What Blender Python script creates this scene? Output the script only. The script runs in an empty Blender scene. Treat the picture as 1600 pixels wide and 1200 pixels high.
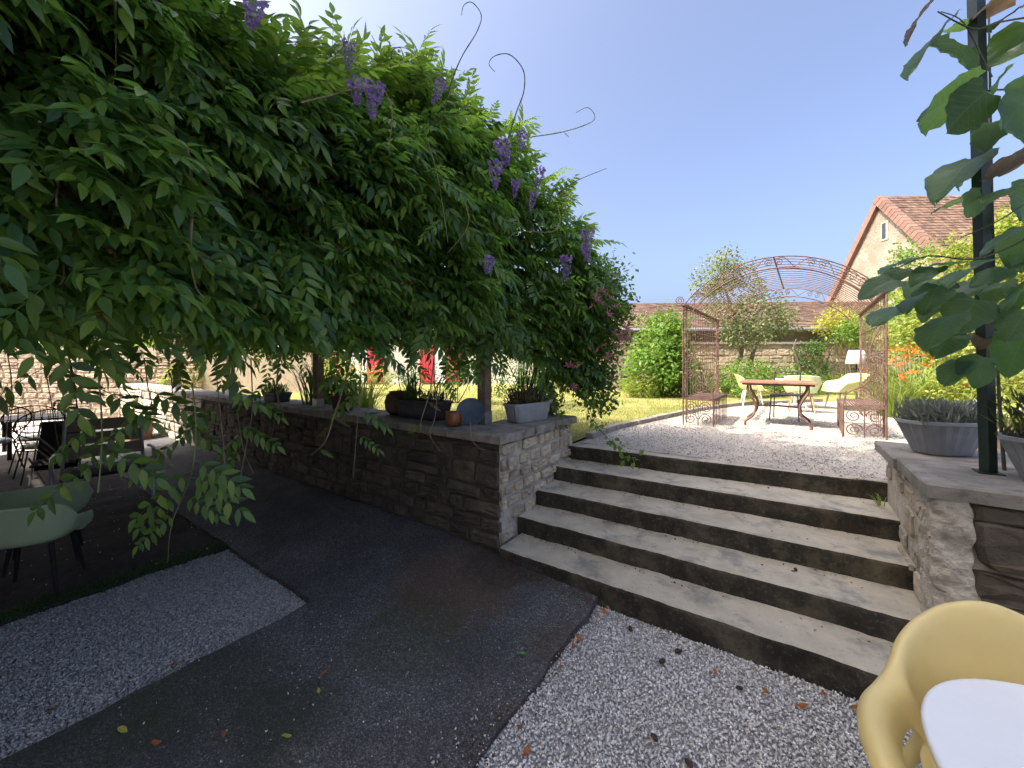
import bpy, math, random
import numpy as np
from mathutils import Vector, Matrix, noise as mnoise

SC = bpy.context.scene
COL = SC.collection
random.seed(7)
RNG = np.random.default_rng(11)
PI = math.pi

# ------------------------------------------------------------------ camera
YAW = math.radians(34.85)
CC, SS = math.cos(YAW), math.sin(YAW)
EYE, FOC, HORIZON = 1.9, 614.0, 563.0
cam_data = bpy.data.cameras.new('camera')
cam_data.sensor_width = 36.0
cam_data.lens = FOC / 1600 * 36.0
cam_data.shift_y = -(600 - HORIZON) / 1600
cam_data.clip_start = 0.05
cam_data.clip_end = 1500
cam = bpy.data.objects.new('camera', cam_data)
cam.location = (0, 0, EYE)
cam.rotation_euler = (PI / 2, 0, YAW)
COL.objects.link(cam)
SC.camera = cam

# ------------------------------------------------------------------ sky, sun, exposure
SUN_EL = math.radians(50)
SUN_H = (-0.574, -0.819)                      # horizontal direction towards the sun
world = bpy.data.worlds.new('World')
SC.world = world
world.use_nodes = True
wn = world.node_tree
bg = wn.nodes['Background']
sky = wn.nodes.new('ShaderNodeTexSky')
sky.sky_type = 'NISHITA'
sky.sun_disc = False
sky.sun_elevation = SUN_EL
sky.sun_rotation = math.atan2(SUN_H[0], SUN_H[1])
sky.altitude = 100
sky.air_density = 0.55
sky.dust_density = 8.5
sky.ozone_density = 3.0
wn.links.new(sky.outputs['Color'], bg.inputs['Color'])
bg.inputs['Strength'].default_value = 0.15
sun_data = bpy.data.lights.new('sun', 'SUN')
sun_data.energy = 2.6
sun_data.angle = math.radians(0.55)
sun_data.color = (1.0, 0.93, 0.80)
sun = bpy.data.objects.new('sun', sun_data)
sd = Vector((SUN_H[0] * math.cos(SUN_EL), SUN_H[1] * math.cos(SUN_EL), math.sin(SUN_EL)))
sun.rotation_euler = sd.to_track_quat('Z', 'Y').to_euler()
sun.location = (-20, -25, 40)
COL.objects.link(sun)
SC.view_settings.view_transform = 'Standard'
SC.view_settings.look = 'None'
SC.view_settings.exposure = 1.85
SC.view_settings.gamma = 1.0
SC.view_settings.use_curve_mapping = False
SC.render.engine = 'CYCLES'
SC.cycles.use_denoising = True
SC.cycles.max_bounces = 8
SC.cycles.transparent_max_bounces = 4
SC.cycles.caustics_reflective = False
SC.cycles.caustics_refractive = False

# ------------------------------------------------------------------ helpers: placing
def W(lat, d, z):                             # camera aligned metres -> world
    return Vector((lat * CC - d * SS, lat * SS + d * CC, z))
def P(px, py, z):                             # point of height z seen at a photo pixel
    d = (EYE - z) * FOC / (py - HORIZON)
    return W((px - 800) / FOC * d, d, z)
def PD(px, py, d):                            # point at depth d seen at a photo pixel
    return W((px - 800) / FOC * d, d, EYE + (HORIZON - py) / FOC * d)
def project(A):                               # world array -> photo pixels, depth
    lat = A[:, 0] * CC + A[:, 1] * SS
    d = -A[:, 0] * SS + A[:, 1] * CC
    dd = np.maximum(d, 1e-3)
    return 800 + FOC * lat / dd, HORIZON - (A[:, 2] - EYE) / dd * FOC, d
def smooth(a, b, x):
    t = min(1.0, max(0.0, (x - a) / (b - a)))
    return t * t * (3 - 2 * t)
def lerp(a, b, t):
    return a + (b - a) * t
def interp(x, pts):
    return float(np.interp(x, [p[0] for p in pts], [p[1] for p in pts]))

# ------------------------------------------------------------------ helpers: meshes
class MB:
    def __init__(self):
        self.v, self.f, self.m = [], [], []
    def face(self, idx, m=0):
        self.f.append(tuple(idx)); self.m.append(m)
    def add(self, vs, fs, m=0):
        o = len(self.v)
        self.v += [tuple(p) for p in vs]
        for f in fs:
            self.f.append(tuple(i + o for i in f)); self.m.append(m)
    def box(self, x0, x1, y0, y1, z0, z1, m=0):
        vs = [(x, y, z) for z in (z0, z1) for y in (y0, y1) for x in (x0, x1)]
        self.add(vs, [(0, 2, 3, 1), (4, 5, 7, 6), (0, 1, 5, 4), (2, 6, 7, 3), (0, 4, 6, 2), (1, 3, 7, 5)], m)
    def obox(self, c, a, b, n, m=0):          # centre and three half axes
        c, a, b, n = Vector(c), Vector(a), Vector(b), Vector(n)
        vs = [c + a * i + b * j + n * k for k in (-1, 1) for j in (-1, 1) for i in (-1, 1)]
        self.add(vs, [(0, 2, 3, 1), (4, 5, 7, 6), (0, 1, 5, 4), (2, 6, 7, 3), (0, 4, 6, 2), (1, 3, 7, 5)], m)
    def bbox(self, x0, x1, y0, y1, z0, z1, b=0.01, m=0):   # box with chamfered top edges
        vs = [(x0, y0, z0), (x1, y0, z0), (x1, y1, z0), (x0, y1, z0),
              (x0, y0, z1 - b), (x1, y0, z1 - b), (x1, y1, z1 - b), (x0, y1, z1 - b),
              (x0 + b, y0 + b, z1), (x1 - b, y0 + b, z1), (x1 - b, y1 - b, z1), (x0 + b, y1 - b, z1)]
        fs = [(0, 3, 2, 1), (8, 9, 10, 11)]
        for i in range(4):
            j = (i + 1) % 4
            fs += [(i, j, 4 + j, 4 + i), (4 + i, 4 + j, 8 + j, 8 + i)]
        self.add(vs, fs, m)
    def tube(self, pts, r, n=6, cap=True, m=0, closed=False):
        pts = [Vector(p) for p in pts]
        k = len(pts)
        rs = r if isinstance(r, (list, tuple)) else [r] * k
        o = len(self.v)
        prev = None
        for i, p in enumerate(pts):
            if closed:
                t = pts[(i + 1) % k] - pts[i - 1]
            else:
                t = pts[min(i + 1, k - 1)] - pts[max(i - 1, 0)]
            if t.length < 1e-9: t = Vector((0, 0, 1))
            t.normalize()
            if prev is None:
                a = Vector((0, 0, 1)) if abs(t.z) < 0.9 else Vector((1, 0, 0))
                u = t.cross(a).normalized()
            else:
                u = prev - t * prev.dot(t)
                if u.length < 1e-6: u = t.orthogonal()
                u.normalize()
            prev = u
            w = t.cross(u)
            for j in range(n):
                an = 2 * PI * j / n
                self.v.append(tuple(p + (u * math.cos(an) + w * math.sin(an)) * rs[i]))
        for i in range(k if closed else k - 1):
            i2 = (i + 1) % k
            for j in range(n):
                j2 = (j + 1) % n
                self.face((o + i * n + j, o + i * n + j2, o + i2 * n + j2, o + i2 * n + j), m)
        if cap and not closed:
            self.face([o + j for j in range(n)][::-1], m)
            self.face([o + (k - 1) * n + j for j in range(n)], m)
    def lathe(self, prof, n=20, c=(0, 0, 0), sx=1, sy=1, m=0, mod=None, power=2.0):
        o = len(self.v)
        for (r, z) in prof:
            for j in range(n):
                a = 2 * PI * j / n
                ca, sa = math.cos(a), math.sin(a)
                q = (abs(ca) ** power + abs(sa) ** power) ** (-1 / power) if power != 2.0 else 1.0
                rr = r * q * (mod(a, z) if mod else 1)
                self.v.append((c[0] + rr * sx * ca, c[1] + rr * sy * sa, c[2] + z))
        for i in range(len(prof) - 1):
            for j in range(n):
                j2 = (j + 1) % n
                self.face((o + i * n + j, o + i * n + j2, o + (i + 1) * n + j2, o + (i + 1) * n + j), m)
        self.face([o + j for j in range(n)][::-1], m)
        self.face([o + (len(prof) - 1) * n + j for j in range(n)], m)
    def mesh(self, name, mats, smooth_=False):
        me = bpy.data.meshes.new(name)
        me.from_pydata(self.v, [], self.f)
        if not isinstance(mats, (list, tuple)): mats = [mats]
        for mt in mats: me.materials.append(mt)
        if len(mats) > 1:
            me.polygons.foreach_set('material_index', self.m)
        if smooth_:
            me.polygons.foreach_set('use_smooth', [True] * len(self.f))
        me.update()
        return me

def np_mesh(name, V, F, mats, smooth_=False, mi=None):
    me = bpy.data.meshes.new(name)
    V = np.asarray(V, np.float32); F = np.asarray(F, np.int32)
    k = F.shape[1]
    me.vertices.add(len(V)); me.vertices.foreach_set('co', V.ravel())
    me.loops.add(F.size); me.loops.foreach_set('vertex_index', F.ravel())
    me.polygons.add(len(F))
    me.polygons.foreach_set('loop_start', np.arange(0, F.size, k, dtype=np.int32))
    try:
        me.polygons.foreach_set('loop_total', np.full(len(F), k, np.int32))
    except Exception:
        pass
    if not isinstance(mats, (list, tuple)): mats = [mats]
    for mt in mats: me.materials.append(mt)
    if mi is not None: me.polygons.foreach_set('material_index', np.asarray(mi, np.int32))
    if smooth_: me.polygons.foreach_set('use_smooth', np.ones(len(F), bool))
    me.update(calc_edges=True)
    return me

def wloc(o):
    v = Vector((0, 0, 0))
    while o is not None:
        v += o.location; o = o.parent
    return v
def obj(name, me, parent=None, loc=None, rot=None, scale=None, world=False):
    o = bpy.data.objects.new(name, me)
    COL.objects.link(o)
    if parent is not None: o.parent = parent
    if world: o.location = -wloc(parent) if parent is not None else Vector((0, 0, 0))
    if loc is not None: o.location = loc
    if rot is not None: o.rotation_euler = rot
    if scale is not None: o.scale = scale
    return o
def tag(o, label, cat, group=None):
    o['label'] = label; o['category'] = cat
    if group: o['group'] = group
    return o
def thing(name, label, cat, loc=(0, 0, 0), rotz=0.0, group=None, scale=None):
    o = bpy.data.objects.new(name, None)
    COL.objects.link(o)
    o.location = loc; o.rotation_euler = (0, 0, rotz)
    o.empty_display_size = 0.1
    if scale: o.scale = (scale, scale, scale)
    return tag(o, label, cat, group)
def kind(o, k):
    o['kind'] = k
    return o
def copy_tree(o, parent=None):
    c = o.copy(); COL.objects.link(c)
    if parent is not None: c.parent = parent
    for ch in list(o.children): copy_tree(ch, c)
    return c

# instancing in numpy
def frames(X, Z):
    X = X / np.linalg.norm(X, axis=1, keepdims=True)
    Y = np.cross(Z, X); n = np.linalg.norm(Y, axis=1, keepdims=True); n[n < 1e-6] = 1
    Y = Y / n
    Z = np.cross(X, Y)
    return np.stack([X, Y, Z], axis=2)        # columns
def instance(BV, BF, R, T, S=None):
    n = len(T)
    if S is not None: R = R * np.asarray(S)[:, None, None]
    V = np.einsum('nij,kj->nki', R, BV) + T[:, None, :]
    F = BF[None] + (np.arange(n) * len(BV))[:, None, None]
    return V.reshape(-1, 3), F.reshape(-1, BF.shape[1])
def join(parts):
    Vs, Fs, o = [], [], 0
    for V, F in parts:
        Vs.append(V); Fs.append(F + o); o += len(V)
    return np.concatenate(Vs), np.concatenate(Fs)

# ------------------------------------------------------------------ helpers: materials
def node(nt, t, **kw):
    n = nt.nodes.new(t)
    for k, v in kw.items():
        if k.startswith('i_'):
            n.inputs[k[2:].replace('_', ' ')].default_value = v
        else:
            setattr(n, k, v)
    return n
def rgb(c): return (c[0], c[1], c[2], 1.0)
def base_mat(name):
    m = bpy.data.materials.new(name); m.use_nodes = True
    nt = m.node_tree
    return m, nt, nt.nodes['Principled BSDF'], nt.nodes['Material Output']
def mixc(nt, fac, a, b, mode='MIX'):
    n = nt.nodes.new('ShaderNodeMix'); n.data_type = 'RGBA'; n.blend_type = mode
    for s, v in ((0, fac), (6, a), (7, b)):
        if hasattr(v, 'links') or hasattr(v, 'is_linked'): nt.links.new(v, n.inputs[s])
        elif s == 0: n.inputs[0].default_value = v
        else: n.inputs[s].default_value = rgb(v)
    return n.outputs[2]
def ramp(nt, fac, stops):
    n = nt.nodes.new('ShaderNodeValToRGB')
    e = n.color_ramp.elements
    while len(e) < len(stops): e.new(0.5)
    for el, (p, c) in zip(e, stops):
        el.position = p
        el.color = rgb(c) if isinstance(c, (tuple, list)) else (c, c, c, 1)
    nt.links.new(fac, n.inputs[0])
    return n.outputs[0]
def noise_tex(nt, vec, scale, detail=5, rough=0.6, dist=0.0):
    n = node(nt, 'ShaderNodeTexNoise'); n.inputs['Scale'].default_value = scale
    n.inputs['Detail'].default_value = detail; n.inputs['Roughness'].default_value = rough
    n.inputs['Distortion'].default_value = dist
    nt.links.new(vec, n.inputs['Vector'])
    return n.outputs['Fac']
def voro(nt, vec, scale, out='Distance', feature='F1'):
    n = node(nt, 'ShaderNodeTexVoronoi', feature=feature); n.inputs['Scale'].default_value = scale
    nt.links.new(vec, n.inputs['Vector'])
    return n.outputs[out]
def coords(nt, local=False):
    if local: return node(nt, 'ShaderNodeTexCoord').outputs['Object']
    return node(nt, 'ShaderNodeNewGeometry').outputs['Position']
def bump(nt, bs, h, strength, dist=0.01, prev=None):
    b = node(nt, 'ShaderNodeBump'); b.inputs['Strength'].default_value = strength
    b.inputs['Distance'].default_value = dist
    nt.links.new(h, b.inputs['Height'])
    if prev is not None: nt.links.new(prev, b.inputs['Normal'])
    nt.links.new(b.outputs[0], bs.inputs['Normal'])
    return b.outputs[0]
def vary(nt, col, amt, island=True):          # brightness varies from piece to piece
    if island: r = node(nt, 'ShaderNodeNewGeometry').outputs['Random Per Island']
    else: r = node(nt, 'ShaderNodeObjectInfo').outputs['Random']
    mr = node(nt, 'ShaderNodeMapRange'); mr.inputs['To Min'].default_value = 1 - amt; mr.inputs['To Max'].default_value = 1 + amt
    nt.links.new(r, mr.inputs['Value'])
    return mixc(nt, 1.0, col, mr.outputs[0], 'MULTIPLY')

def surf(name, stops, scale=3.0, rough=0.8, bumps=(), island=0.0, objrand=0.0, local=False, metal=0.0, spec=0.4, detail=6, patches=(), dist=0.0, coat=0.0):
    m, nt, bs, out = base_mat(name)
    v = coords(nt, local)
    col = ramp(nt, noise_tex(nt, v, scale, detail, 0.62, dist), stops)
    for (sc, lo, hi, c, amt) in patches:
        msk = ramp(nt, noise_tex(nt, v, sc, 6, 0.65), [(lo, 0.0), (hi, amt)])
        col = mixc(nt, msk, col, c)
    if island: col = vary(nt, col, island, True)
    if objrand: col = vary(nt, col, objrand, False)
    nt.links.new(col, bs.inputs['Base Color'])
    bs.inputs['Roughness'].default_value = rough
    bs.inputs['Metallic'].default_value = metal
    bs.inputs['Specular IOR Level'].default_value = spec
    if coat: bs.inputs['Coat Weight'].default_value = coat
    pv = None
    for (sc, st, ds) in bumps:
        pv = bump(nt, bs, noise_tex(nt, v, sc, 6, 0.65), st, ds, pv)
    return m

def leaf_mat(name, cols, trans, tw=0.4, rough=0.42, spec=0.45, big=None):
    m, nt, bs, out = base_mat(name)
    g = node(nt, 'ShaderNodeNewGeometry')
    col = ramp(nt, g.outputs['Random Per Island'], [(i / max(1, len(cols) - 1), c) for i, c in enumerate(cols)])
    nz = noise_tex(nt, g.outputs['Position'], 1.3, 3)
    col = mixc(nt, 1.0, col, ramp(nt, nz, [(0.3, 0.75), (0.7, 1.25)]), 'MULTIPLY')
    if big is not None: col = vary(nt, col, .45, False)
    if big is not None:                       # pale midrib and side veins in the leaf's own coordinates
        tc0 = node(nt, 'ShaderNodeTexCoord'); sp = node(nt, 'ShaderNodeSeparateXYZ'); nt.links.new(tc0.outputs['Object'], sp.inputs[0])
        def mth(op, a, b=None):
            n_ = node(nt, 'ShaderNodeMath', operation=op)
            for i_, v_ in enumerate((a, b)):
                if v_ is None: continue
                if hasattr(v_, 'is_linked'): nt.links.new(v_, n_.inputs[i_])
                else: n_.inputs[i_].default_value = v_
            return n_.outputs[0]
        ay = mth('ABSOLUTE', sp.outputs['Y'])
        saw = mth('FRACT', mth('MULTIPLY', mth('SUBTRACT', sp.outputs['X'], mth('MULTIPLY', ay, .62)), 7.5))
        side = mth('LESS_THAN', saw, .085); mid = mth('LESS_THAN', ay, .011)
        vein = mth('MULTIPLY', mth('MAXIMUM', side, mid), .5)
        col = mixc(nt, vein, col, (.16, .24, .10))
        spots = ramp(nt, noise_tex(nt, tc0.outputs['Object'], 7, 4), [(.62, 0.0), (.70, .55)])
        col = mixc(nt, spots, col, (.10, .075, .035))
    if big is not None:                       # rib relief in the leaf's own coordinates
        tc = node(nt, 'ShaderNodeTexCoord')
        w = node(nt, 'ShaderNodeTexWave'); w.inputs['Scale'].default_value = big; w.inputs['Distortion'].default_value = 1.5
        nt.links.new(tc.outputs['Object'], w.inputs['Vector'])
        bump(nt, bs, w.outputs['Fac'], 0.35, 0.004)
    nt.links.new(col, bs.inputs['Base Color'])
    bs.inputs['Roughness'].default_value = rough
    bs.inputs['Specular IOR Level'].default_value = spec
    tr = node(nt, 'ShaderNodeBsdfTranslucent')
    tcol = mixc(nt, 0.75, col, trans)
    nt.links.new(tcol, tr.inputs['Color'])
    mx = node(nt, 'ShaderNodeMixShader'); mx.inputs[0].default_value = tw
    nt.links.new(bs.outputs[0], mx.inputs[1]); nt.links.new(tr.outputs[0], mx.inputs[2])
    nt.links.new(mx.outputs[0], out.inputs['Surface'])
    return m
# ------------------------------------------------------------------ materials
M = {}
def asphalt_mat():
    m, nt, bs, out = base_mat('asphalt')
    v = coords(nt)
    col = ramp(nt, noise_tex(nt, v, 60, 3), [(0.3, (.085, .084, .085)), (0.6, (.145, .143, .142)), (0.8, (.205, .202, .20))])
    cell = voro(nt, v, 150, 'Color'); bw = node(nt, 'ShaderNodeSeparateColor'); nt.links.new(cell, bw.inputs[0])
    col = mixc(nt, 1.0, col, ramp(nt, bw.outputs[0], [(0.0, .45), (.6, .95), (.9, 1.5), (1.0, 2.6)]), 'MULTIPLY')
    wear = noise_tex(nt, v, 1.1, 6, .65)
    col = mixc(nt, ramp(nt, wear, [(.40, .55), (.62, 0.0)]), col, (.036, .036, .038))
    def blot(px, py, z, rad, c, amt):
        nonlocal col
        p = P(px, py, z); d = node(nt, 'ShaderNodeVectorMath', operation='DISTANCE'); nt.links.new(v, d.inputs[0]); d.inputs[1].default_value = p
        nz = noise_tex(nt, v, 8.5, 8, .75)
        a_ = node(nt, 'ShaderNodeMath', operation='MULTIPLY_ADD'); nt.links.new(nz, a_.inputs[0]); a_.inputs[1].default_value = -1.4 * rad; nt.links.new(d.outputs['Value'], a_.inputs[2])
        msk = ramp(nt, a_.outputs[0], [(0.0, amt * .85), (rad * .45, 0.0)])
        brk = ramp(nt, noise_tex(nt, v, 26, 5, .7), [(.34, .3), (.58, 1.0)])
        mm = node(nt, 'ShaderNodeMath', operation='MULTIPLY'); nt.links.new(msk, mm.inputs[0]); nt.links.new(brk, mm.inputs[1])
        col = mixc(nt, mm.outputs[0], col, c)
    blot(715, 905, .06, .55, (.13, .07, .03), .75)      # rusty leaf stain by the corner of the wall
    blot(790, 880, .08, .40, (.040, .032, .022), .8)
    blot(640, 985, .04, .42, (.05, .06, .025), .65)       # moss
    blot(330, 1075, .0, .40, (.045, .056, .024), .6)
    blot(140, 1150, .0, .35, (.045, .056, .024), .6)
    blot(450, 1120, .0, .30, (.040, .050, .020), .6)
    blot(880, 1010, .0, .25, (.070, .042, .022), .7)
    nt.links.new(col, bs.inputs['Base Color']); bs.inputs['Roughness'].default_value = .88; bs.inputs['Specular IOR Level'].default_value = .25
    pv = bump(nt, bs, voro(nt, v, 150), 1.0, .006); bump(nt, bs, noise_tex(nt, v, 14, 5), .35, .012, pv)
    return m
M['asphalt'] = asphalt_mat()
M['soil'] = surf('soil', [(0.3, (.022, .016, .013)), (0.7, (.055, .042, .034))], 16, .95, bumps=((60, .9, .01), (8, .5, .03)),
                 patches=((2.2, .55, .7, (.022, .032, .010), .7),))
M['gravel_bed'] = surf('gravel_bed', [(0.3, (.20, .19, .18)), (0.7, (.45, .435, .42))], 80, .95, bumps=((120, 1, .01),))
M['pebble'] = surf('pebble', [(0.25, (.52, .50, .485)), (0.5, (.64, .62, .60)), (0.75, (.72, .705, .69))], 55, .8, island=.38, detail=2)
M['pebble_shaded'] = surf('pebble_shaded', [(0.25, (.30, .29, .28)), (0.5, (.42, .41, .40)), (0.75, (.52, .51, .50))], 55, .85, island=.42, detail=2)  # left bed pebbles: pergola shade put into a darker colour
M['pebble_warm'] = surf('pebble_warm', [(0.25, (.36, .325, .28)), (0.5, (.50, .46, .405)), (0.75, (.60, .56, .51))], 55, .85, island=.4, detail=2)
M['upper_gravel'] = surf('upper_gravel', [(0.25, (.30, .26, .21)), (0.5, (.46, .405, .34)), (0.75, (.56, .505, .435))], 75, .95,
                         bumps=((70, 1.0, .012), (6, .4, .03)), detail=5, patches=((1.2, .5, .7, (.40, .36, .29), .5),))
M['lawn'] = surf('lawn', [(0.3, (.15, .17, .035)), (0.55, (.26, .245, .065)), (0.75, (.36, .31, .11))], 2.2, .95,
                 bumps=((40, 1, .03), (7, .5, .03)), patches=((.6, .5, .68, (.40, .33, .13), .6),))
M['grass'] = leaf_mat('grass', [(.12, .16, .03), (.22, .23, .05), (.34, .30, .10)], (.4, .42, .10), .35, .6, .2)
M['ground'] = surf('ground', [(0.3, (.10, .095, .05)), (0.7, (.19, .17, .10))], .4, .95)
M['path'] = surf('path', [(0.3, (.38, .35, .31)), (0.7, (.52, .48, .43))], 6, .95, bumps=((50, .7, .01),))
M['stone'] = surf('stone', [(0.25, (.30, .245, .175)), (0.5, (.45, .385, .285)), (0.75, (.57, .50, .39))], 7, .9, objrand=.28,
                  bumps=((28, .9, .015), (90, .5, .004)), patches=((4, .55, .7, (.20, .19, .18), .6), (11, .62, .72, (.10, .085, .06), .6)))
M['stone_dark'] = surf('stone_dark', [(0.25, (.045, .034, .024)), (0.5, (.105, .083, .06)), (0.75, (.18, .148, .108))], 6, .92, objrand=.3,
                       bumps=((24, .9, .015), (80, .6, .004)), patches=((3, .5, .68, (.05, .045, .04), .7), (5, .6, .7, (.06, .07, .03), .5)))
M['stone_pale'] = surf('stone_pale', [(0.25, (.27, .205, .14)), (0.5, (.38, .30, .215)), (0.75, (.47, .395, .305))], 5, .92, objrand=.22,
                       bumps=((20, .9, .02),))
M['mortar'] = surf('mortar', [(0.3, (.34, .295, .235)), (0.55, (.49, .44, .36)), (0.75, (.57, .52, .44))], 8, .95,
                   bumps=((18, 1, .02), (70, .8, .006)), patches=((5, .58, .72, (.16, .14, .11), .6),))
M['mortar_dark'] = surf('mortar_dark', [(0.3, (.07, .058, .045)), (0.7, (.16, .135, .105))], 8, .95, bumps=((20, 1, .02), (70, .8, .006)))
M['mortar_pale'] = surf('mortar_pale', [(0.3, (.34, .265, .19)), (0.7, (.44, .365, .275))], 5, .95, bumps=((16, .9, .02),))
M['coping'] = surf('coping', [(0.25, (.15, .135, .115)), (0.5, (.255, .23, .195)), (0.75, (.37, .335, .285))], 5, .92, objrand=.12,
                   bumps=((25, .9, .012), (110, .5, .003)), patches=((9, .55, .68, (.075, .07, .062), .7), (3, .6, .72, (.42, .40, .36), .5)))
M['tread'] = surf('tread', [(0.25, (.33, .29, .22)), (0.5, (.50, .45, .35)), (0.75, (.60, .54, .43))], 3.5, .93,
                  bumps=((150, .9, .004), (50, .8, .008), (14, .5, .01)), patches=((4.5, .52, .66, (.19, .183, .18), .75), (1.7, .5, .7, (.36, .325, .26), .6), (30, .62, .70, (.22, .195, .16), .7), (75, .66, .72, (.10, .085, .065), .7)))
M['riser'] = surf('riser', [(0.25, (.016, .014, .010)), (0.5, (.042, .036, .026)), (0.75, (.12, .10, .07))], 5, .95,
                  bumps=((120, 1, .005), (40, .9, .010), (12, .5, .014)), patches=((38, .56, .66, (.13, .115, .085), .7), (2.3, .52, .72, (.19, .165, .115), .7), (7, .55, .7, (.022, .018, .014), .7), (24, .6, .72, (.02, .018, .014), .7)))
M['plaster'] = surf('plaster', [(0.3, (.20, .165, .12)), (0.5, (.265, .22, .165)), (0.7, (.32, .275, .215))], 1.4, .95,
                    bumps=((4, .8, .06), (16, .7, .03)), patches=((3.2, .52, .66, (.22, .17, .115), .6), (.7, .55, .7, (.45, .38, .29), .5), (9, .58, .7, (.20, .155, .105), .5)))
M['blocker_plaster'] = surf('blocker_plaster', [(0.3, (.66, .62, .54)), (0.7, (.76, .72, .64))], 1.2, .9, bumps=((20, .4, .01),))  # render of the added, unseen building and wall
M['white_plaster'] = surf('white_plaster', [(0.3, (.46, .43, .38)), (0.7, (.56, .53, .47))], 1.2, .9, bumps=((20, .4, .01),))
M['roof_tile'] = surf('roof_tile', [(0.25, (.075, .044, .031)), (0.5, (.125, .076, .053)), (0.75, (.18, .117, .083))], 2.5, .9, objrand=.2, island=.35,
                      bumps=((14, .8, .02),), patches=((5, .55, .7, (.085, .06, .045), .7),))
M['verge'] = surf('verge', [(0.3, (.15, .082, .06)), (0.7, (.21, .125, .095))], 6, .9, objrand=.15)
M['wood'] = surf('wood', [(0.3, (.095, .062, .040)), (0.7, (.20, .14, .095))], 9, .85, bumps=((40, .5, .004),), dist=1.5)
M['post_wood'] = surf('post_wood', [(0.3, (.12, .075, .052)), (0.7, (.24, .165, .12))], 7, .85, bumps=((40, .5, .004),), dist=1.5)
M['grey_wood'] = surf('grey_wood', [(0.3, (.22, .18, .135)), (0.7, (.36, .30, .235))], 12, .85, bumps=((50, .5, .003),), dist=2, local=True, objrand=.15)
M['reed'] = surf('reed', [(0.3, (.07, .045, .03)), (0.7, (.14, .095, .06))], 12, .9, objrand=.3)
M['rust'] = surf('rust', [(0.25, (.08, .042, .031)), (0.5, (.15, .085, .064)), (0.75, (.23, .145, .115))], 14, .8, bumps=((90, .5, .002),), metal=.25)
M['rust_top'] = surf('rust_top', [(0.3, (.22, .10, .06)), (0.7, (.34, .18, .12))], 10, .75, metal=.2)
M['dark_iron'] = surf('dark_iron', [(0.3, (.018, .017, .016)), (0.7, (.035, .032, .03))], 20, .7, metal=0, spec=.2)
M['grey_metal'] = surf('grey_metal', [(0.3, (.30, .30, .30)), (0.7, (.40, .40, .41))], 20, .45, metal=.7)
M['green_paint'] = surf('green_paint', [(0.3, (.010, .022, .016)), (0.7, (.018, .036, .026))], 20, .45, spec=.5)
M['planter_grey'] = surf('planter_grey', [(0.3, (.225, .235, .255)), (0.7, (.31, .32, .34))], 9, .65, bumps=((40, .3, .004),), patches=((6, .6, .75, (.16, .16, .16), .5),))
M['planter_dark'] = surf('planter_dark', [(0.3, (.045, .048, .055)), (0.7, (.085, .09, .10))], 9, .6)
M['terracotta'] = surf('terracotta', [(0.3, (.36, .19, .115)), (0.7, (.48, .28, .18))], 8, .85)
M['terracotta_dark'] = surf('terracotta_dark', [(0.3, (.085, .045, .03)), (0.7, (.15, .085, .055))], 8, .85)
M['pale_trough'] = surf('pale_trough', [(0.3, (.42, .32, .22)), (0.7, (.52, .42, .31))], 8, .85)
M['copper'] = surf('copper', [(0.3, (.22, .085, .035)), (0.7, (.33, .14, .065))], 12, .45, metal=.35)
M['dish'] = surf('dish', [(0.3, (.06, .09, .13)), (0.7, (.10, .14, .19))], 12, .4)
M['compost'] = surf('compost', [(0.3, (.02, .015, .01)), (0.7, (.05, .038, .028))], 40, .95, bumps=((80, 1, .01),))
M['yellow_plastic'] = surf('yellow_plastic', [(0.3, (.69, .54, .22)), (0.7, (.75, .60, .26))], 3, .38, spec=.5, local=True, bumps=((220, .12, .001),), patches=((2.4, .58, .75, (.62, .45, .15), .4),))
M['pale_yellow'] = surf('pale_yellow', [(0.3, (.72, .66, .30)), (0.7, (.78, .72, .36))], 3, .4, local=True)
M['pale_green'] = surf('pale_green', [(0.3, (.52, .64, .34)), (0.7, (.58, .70, .40))], 3, .4, local=True)
M['green_plastic'] = surf('green_plastic', [(0.3, (.44, .54, .33)), (0.7, (.50, .60, .38))], 3, .45, local=True, bumps=((220, .2, .001),))
M['white_plastic'] = surf('white_plastic', [(0.3, (.76, .76, .76)), (0.7, (.82, .82, .81))], 4, .35, spec=.5, patches=((3, .62, .78, (.68, .67, .63), .35), (60, .74, .78, (.30, .27, .22), .5)))
M['cushion'] = surf('cushion', [(0.3, (.45, .44, .40)), (0.7, (.55, .54, .50))], 10, .9)
M['black_cloth'] = surf('black_cloth', [(0.3, (.012, .010, .012)), (0.7, (.028, .022, .025))], 10, .9)
M['chair_wood'] = surf('chair_wood', [(0.3, (.28, .19, .11)), (0.7, (.40, .28, .17))], 14, .6)
M['shade'] = surf('shade', [(0.3, (.80, .79, .76)), (0.7, (.84, .83, .80))], 5, .8)
M['red_paint'] = surf('red_paint', [(0.3, (.40, .025, .045)), (0.7, (.50, .045, .07))], 3, .6)
M['glass'] = surf('glass', [(0.3, (.03, .035, .04)), (0.7, (.05, .055, .06))], 2, .08, spec=.6)
M['orange'] = surf('orange', [(0.3, (.75, .22, .03)), (0.7, (.8, .28, .05))], 5, .4)
M['blue'] = surf('blue', [(0.3, (.15, .18, .6)), (0.7, (.2, .24, .65))], 5, .4)
M['bark'] = surf('bark', [(0.3, (.085, .065, .045)), (0.7, (.20, .165, .125))], 12, .95, bumps=((30, 1, .02),))
M['vine_stem'] = surf('vine_stem', [(0.3, (.17, .135, .09)), (0.7, (.30, .25, .18))], 14, .8)
M['green_stem'] = surf('green_stem', [(0.3, (.14, .18, .06)), (0.7, (.24, .27, .11))], 14, .7)
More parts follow.
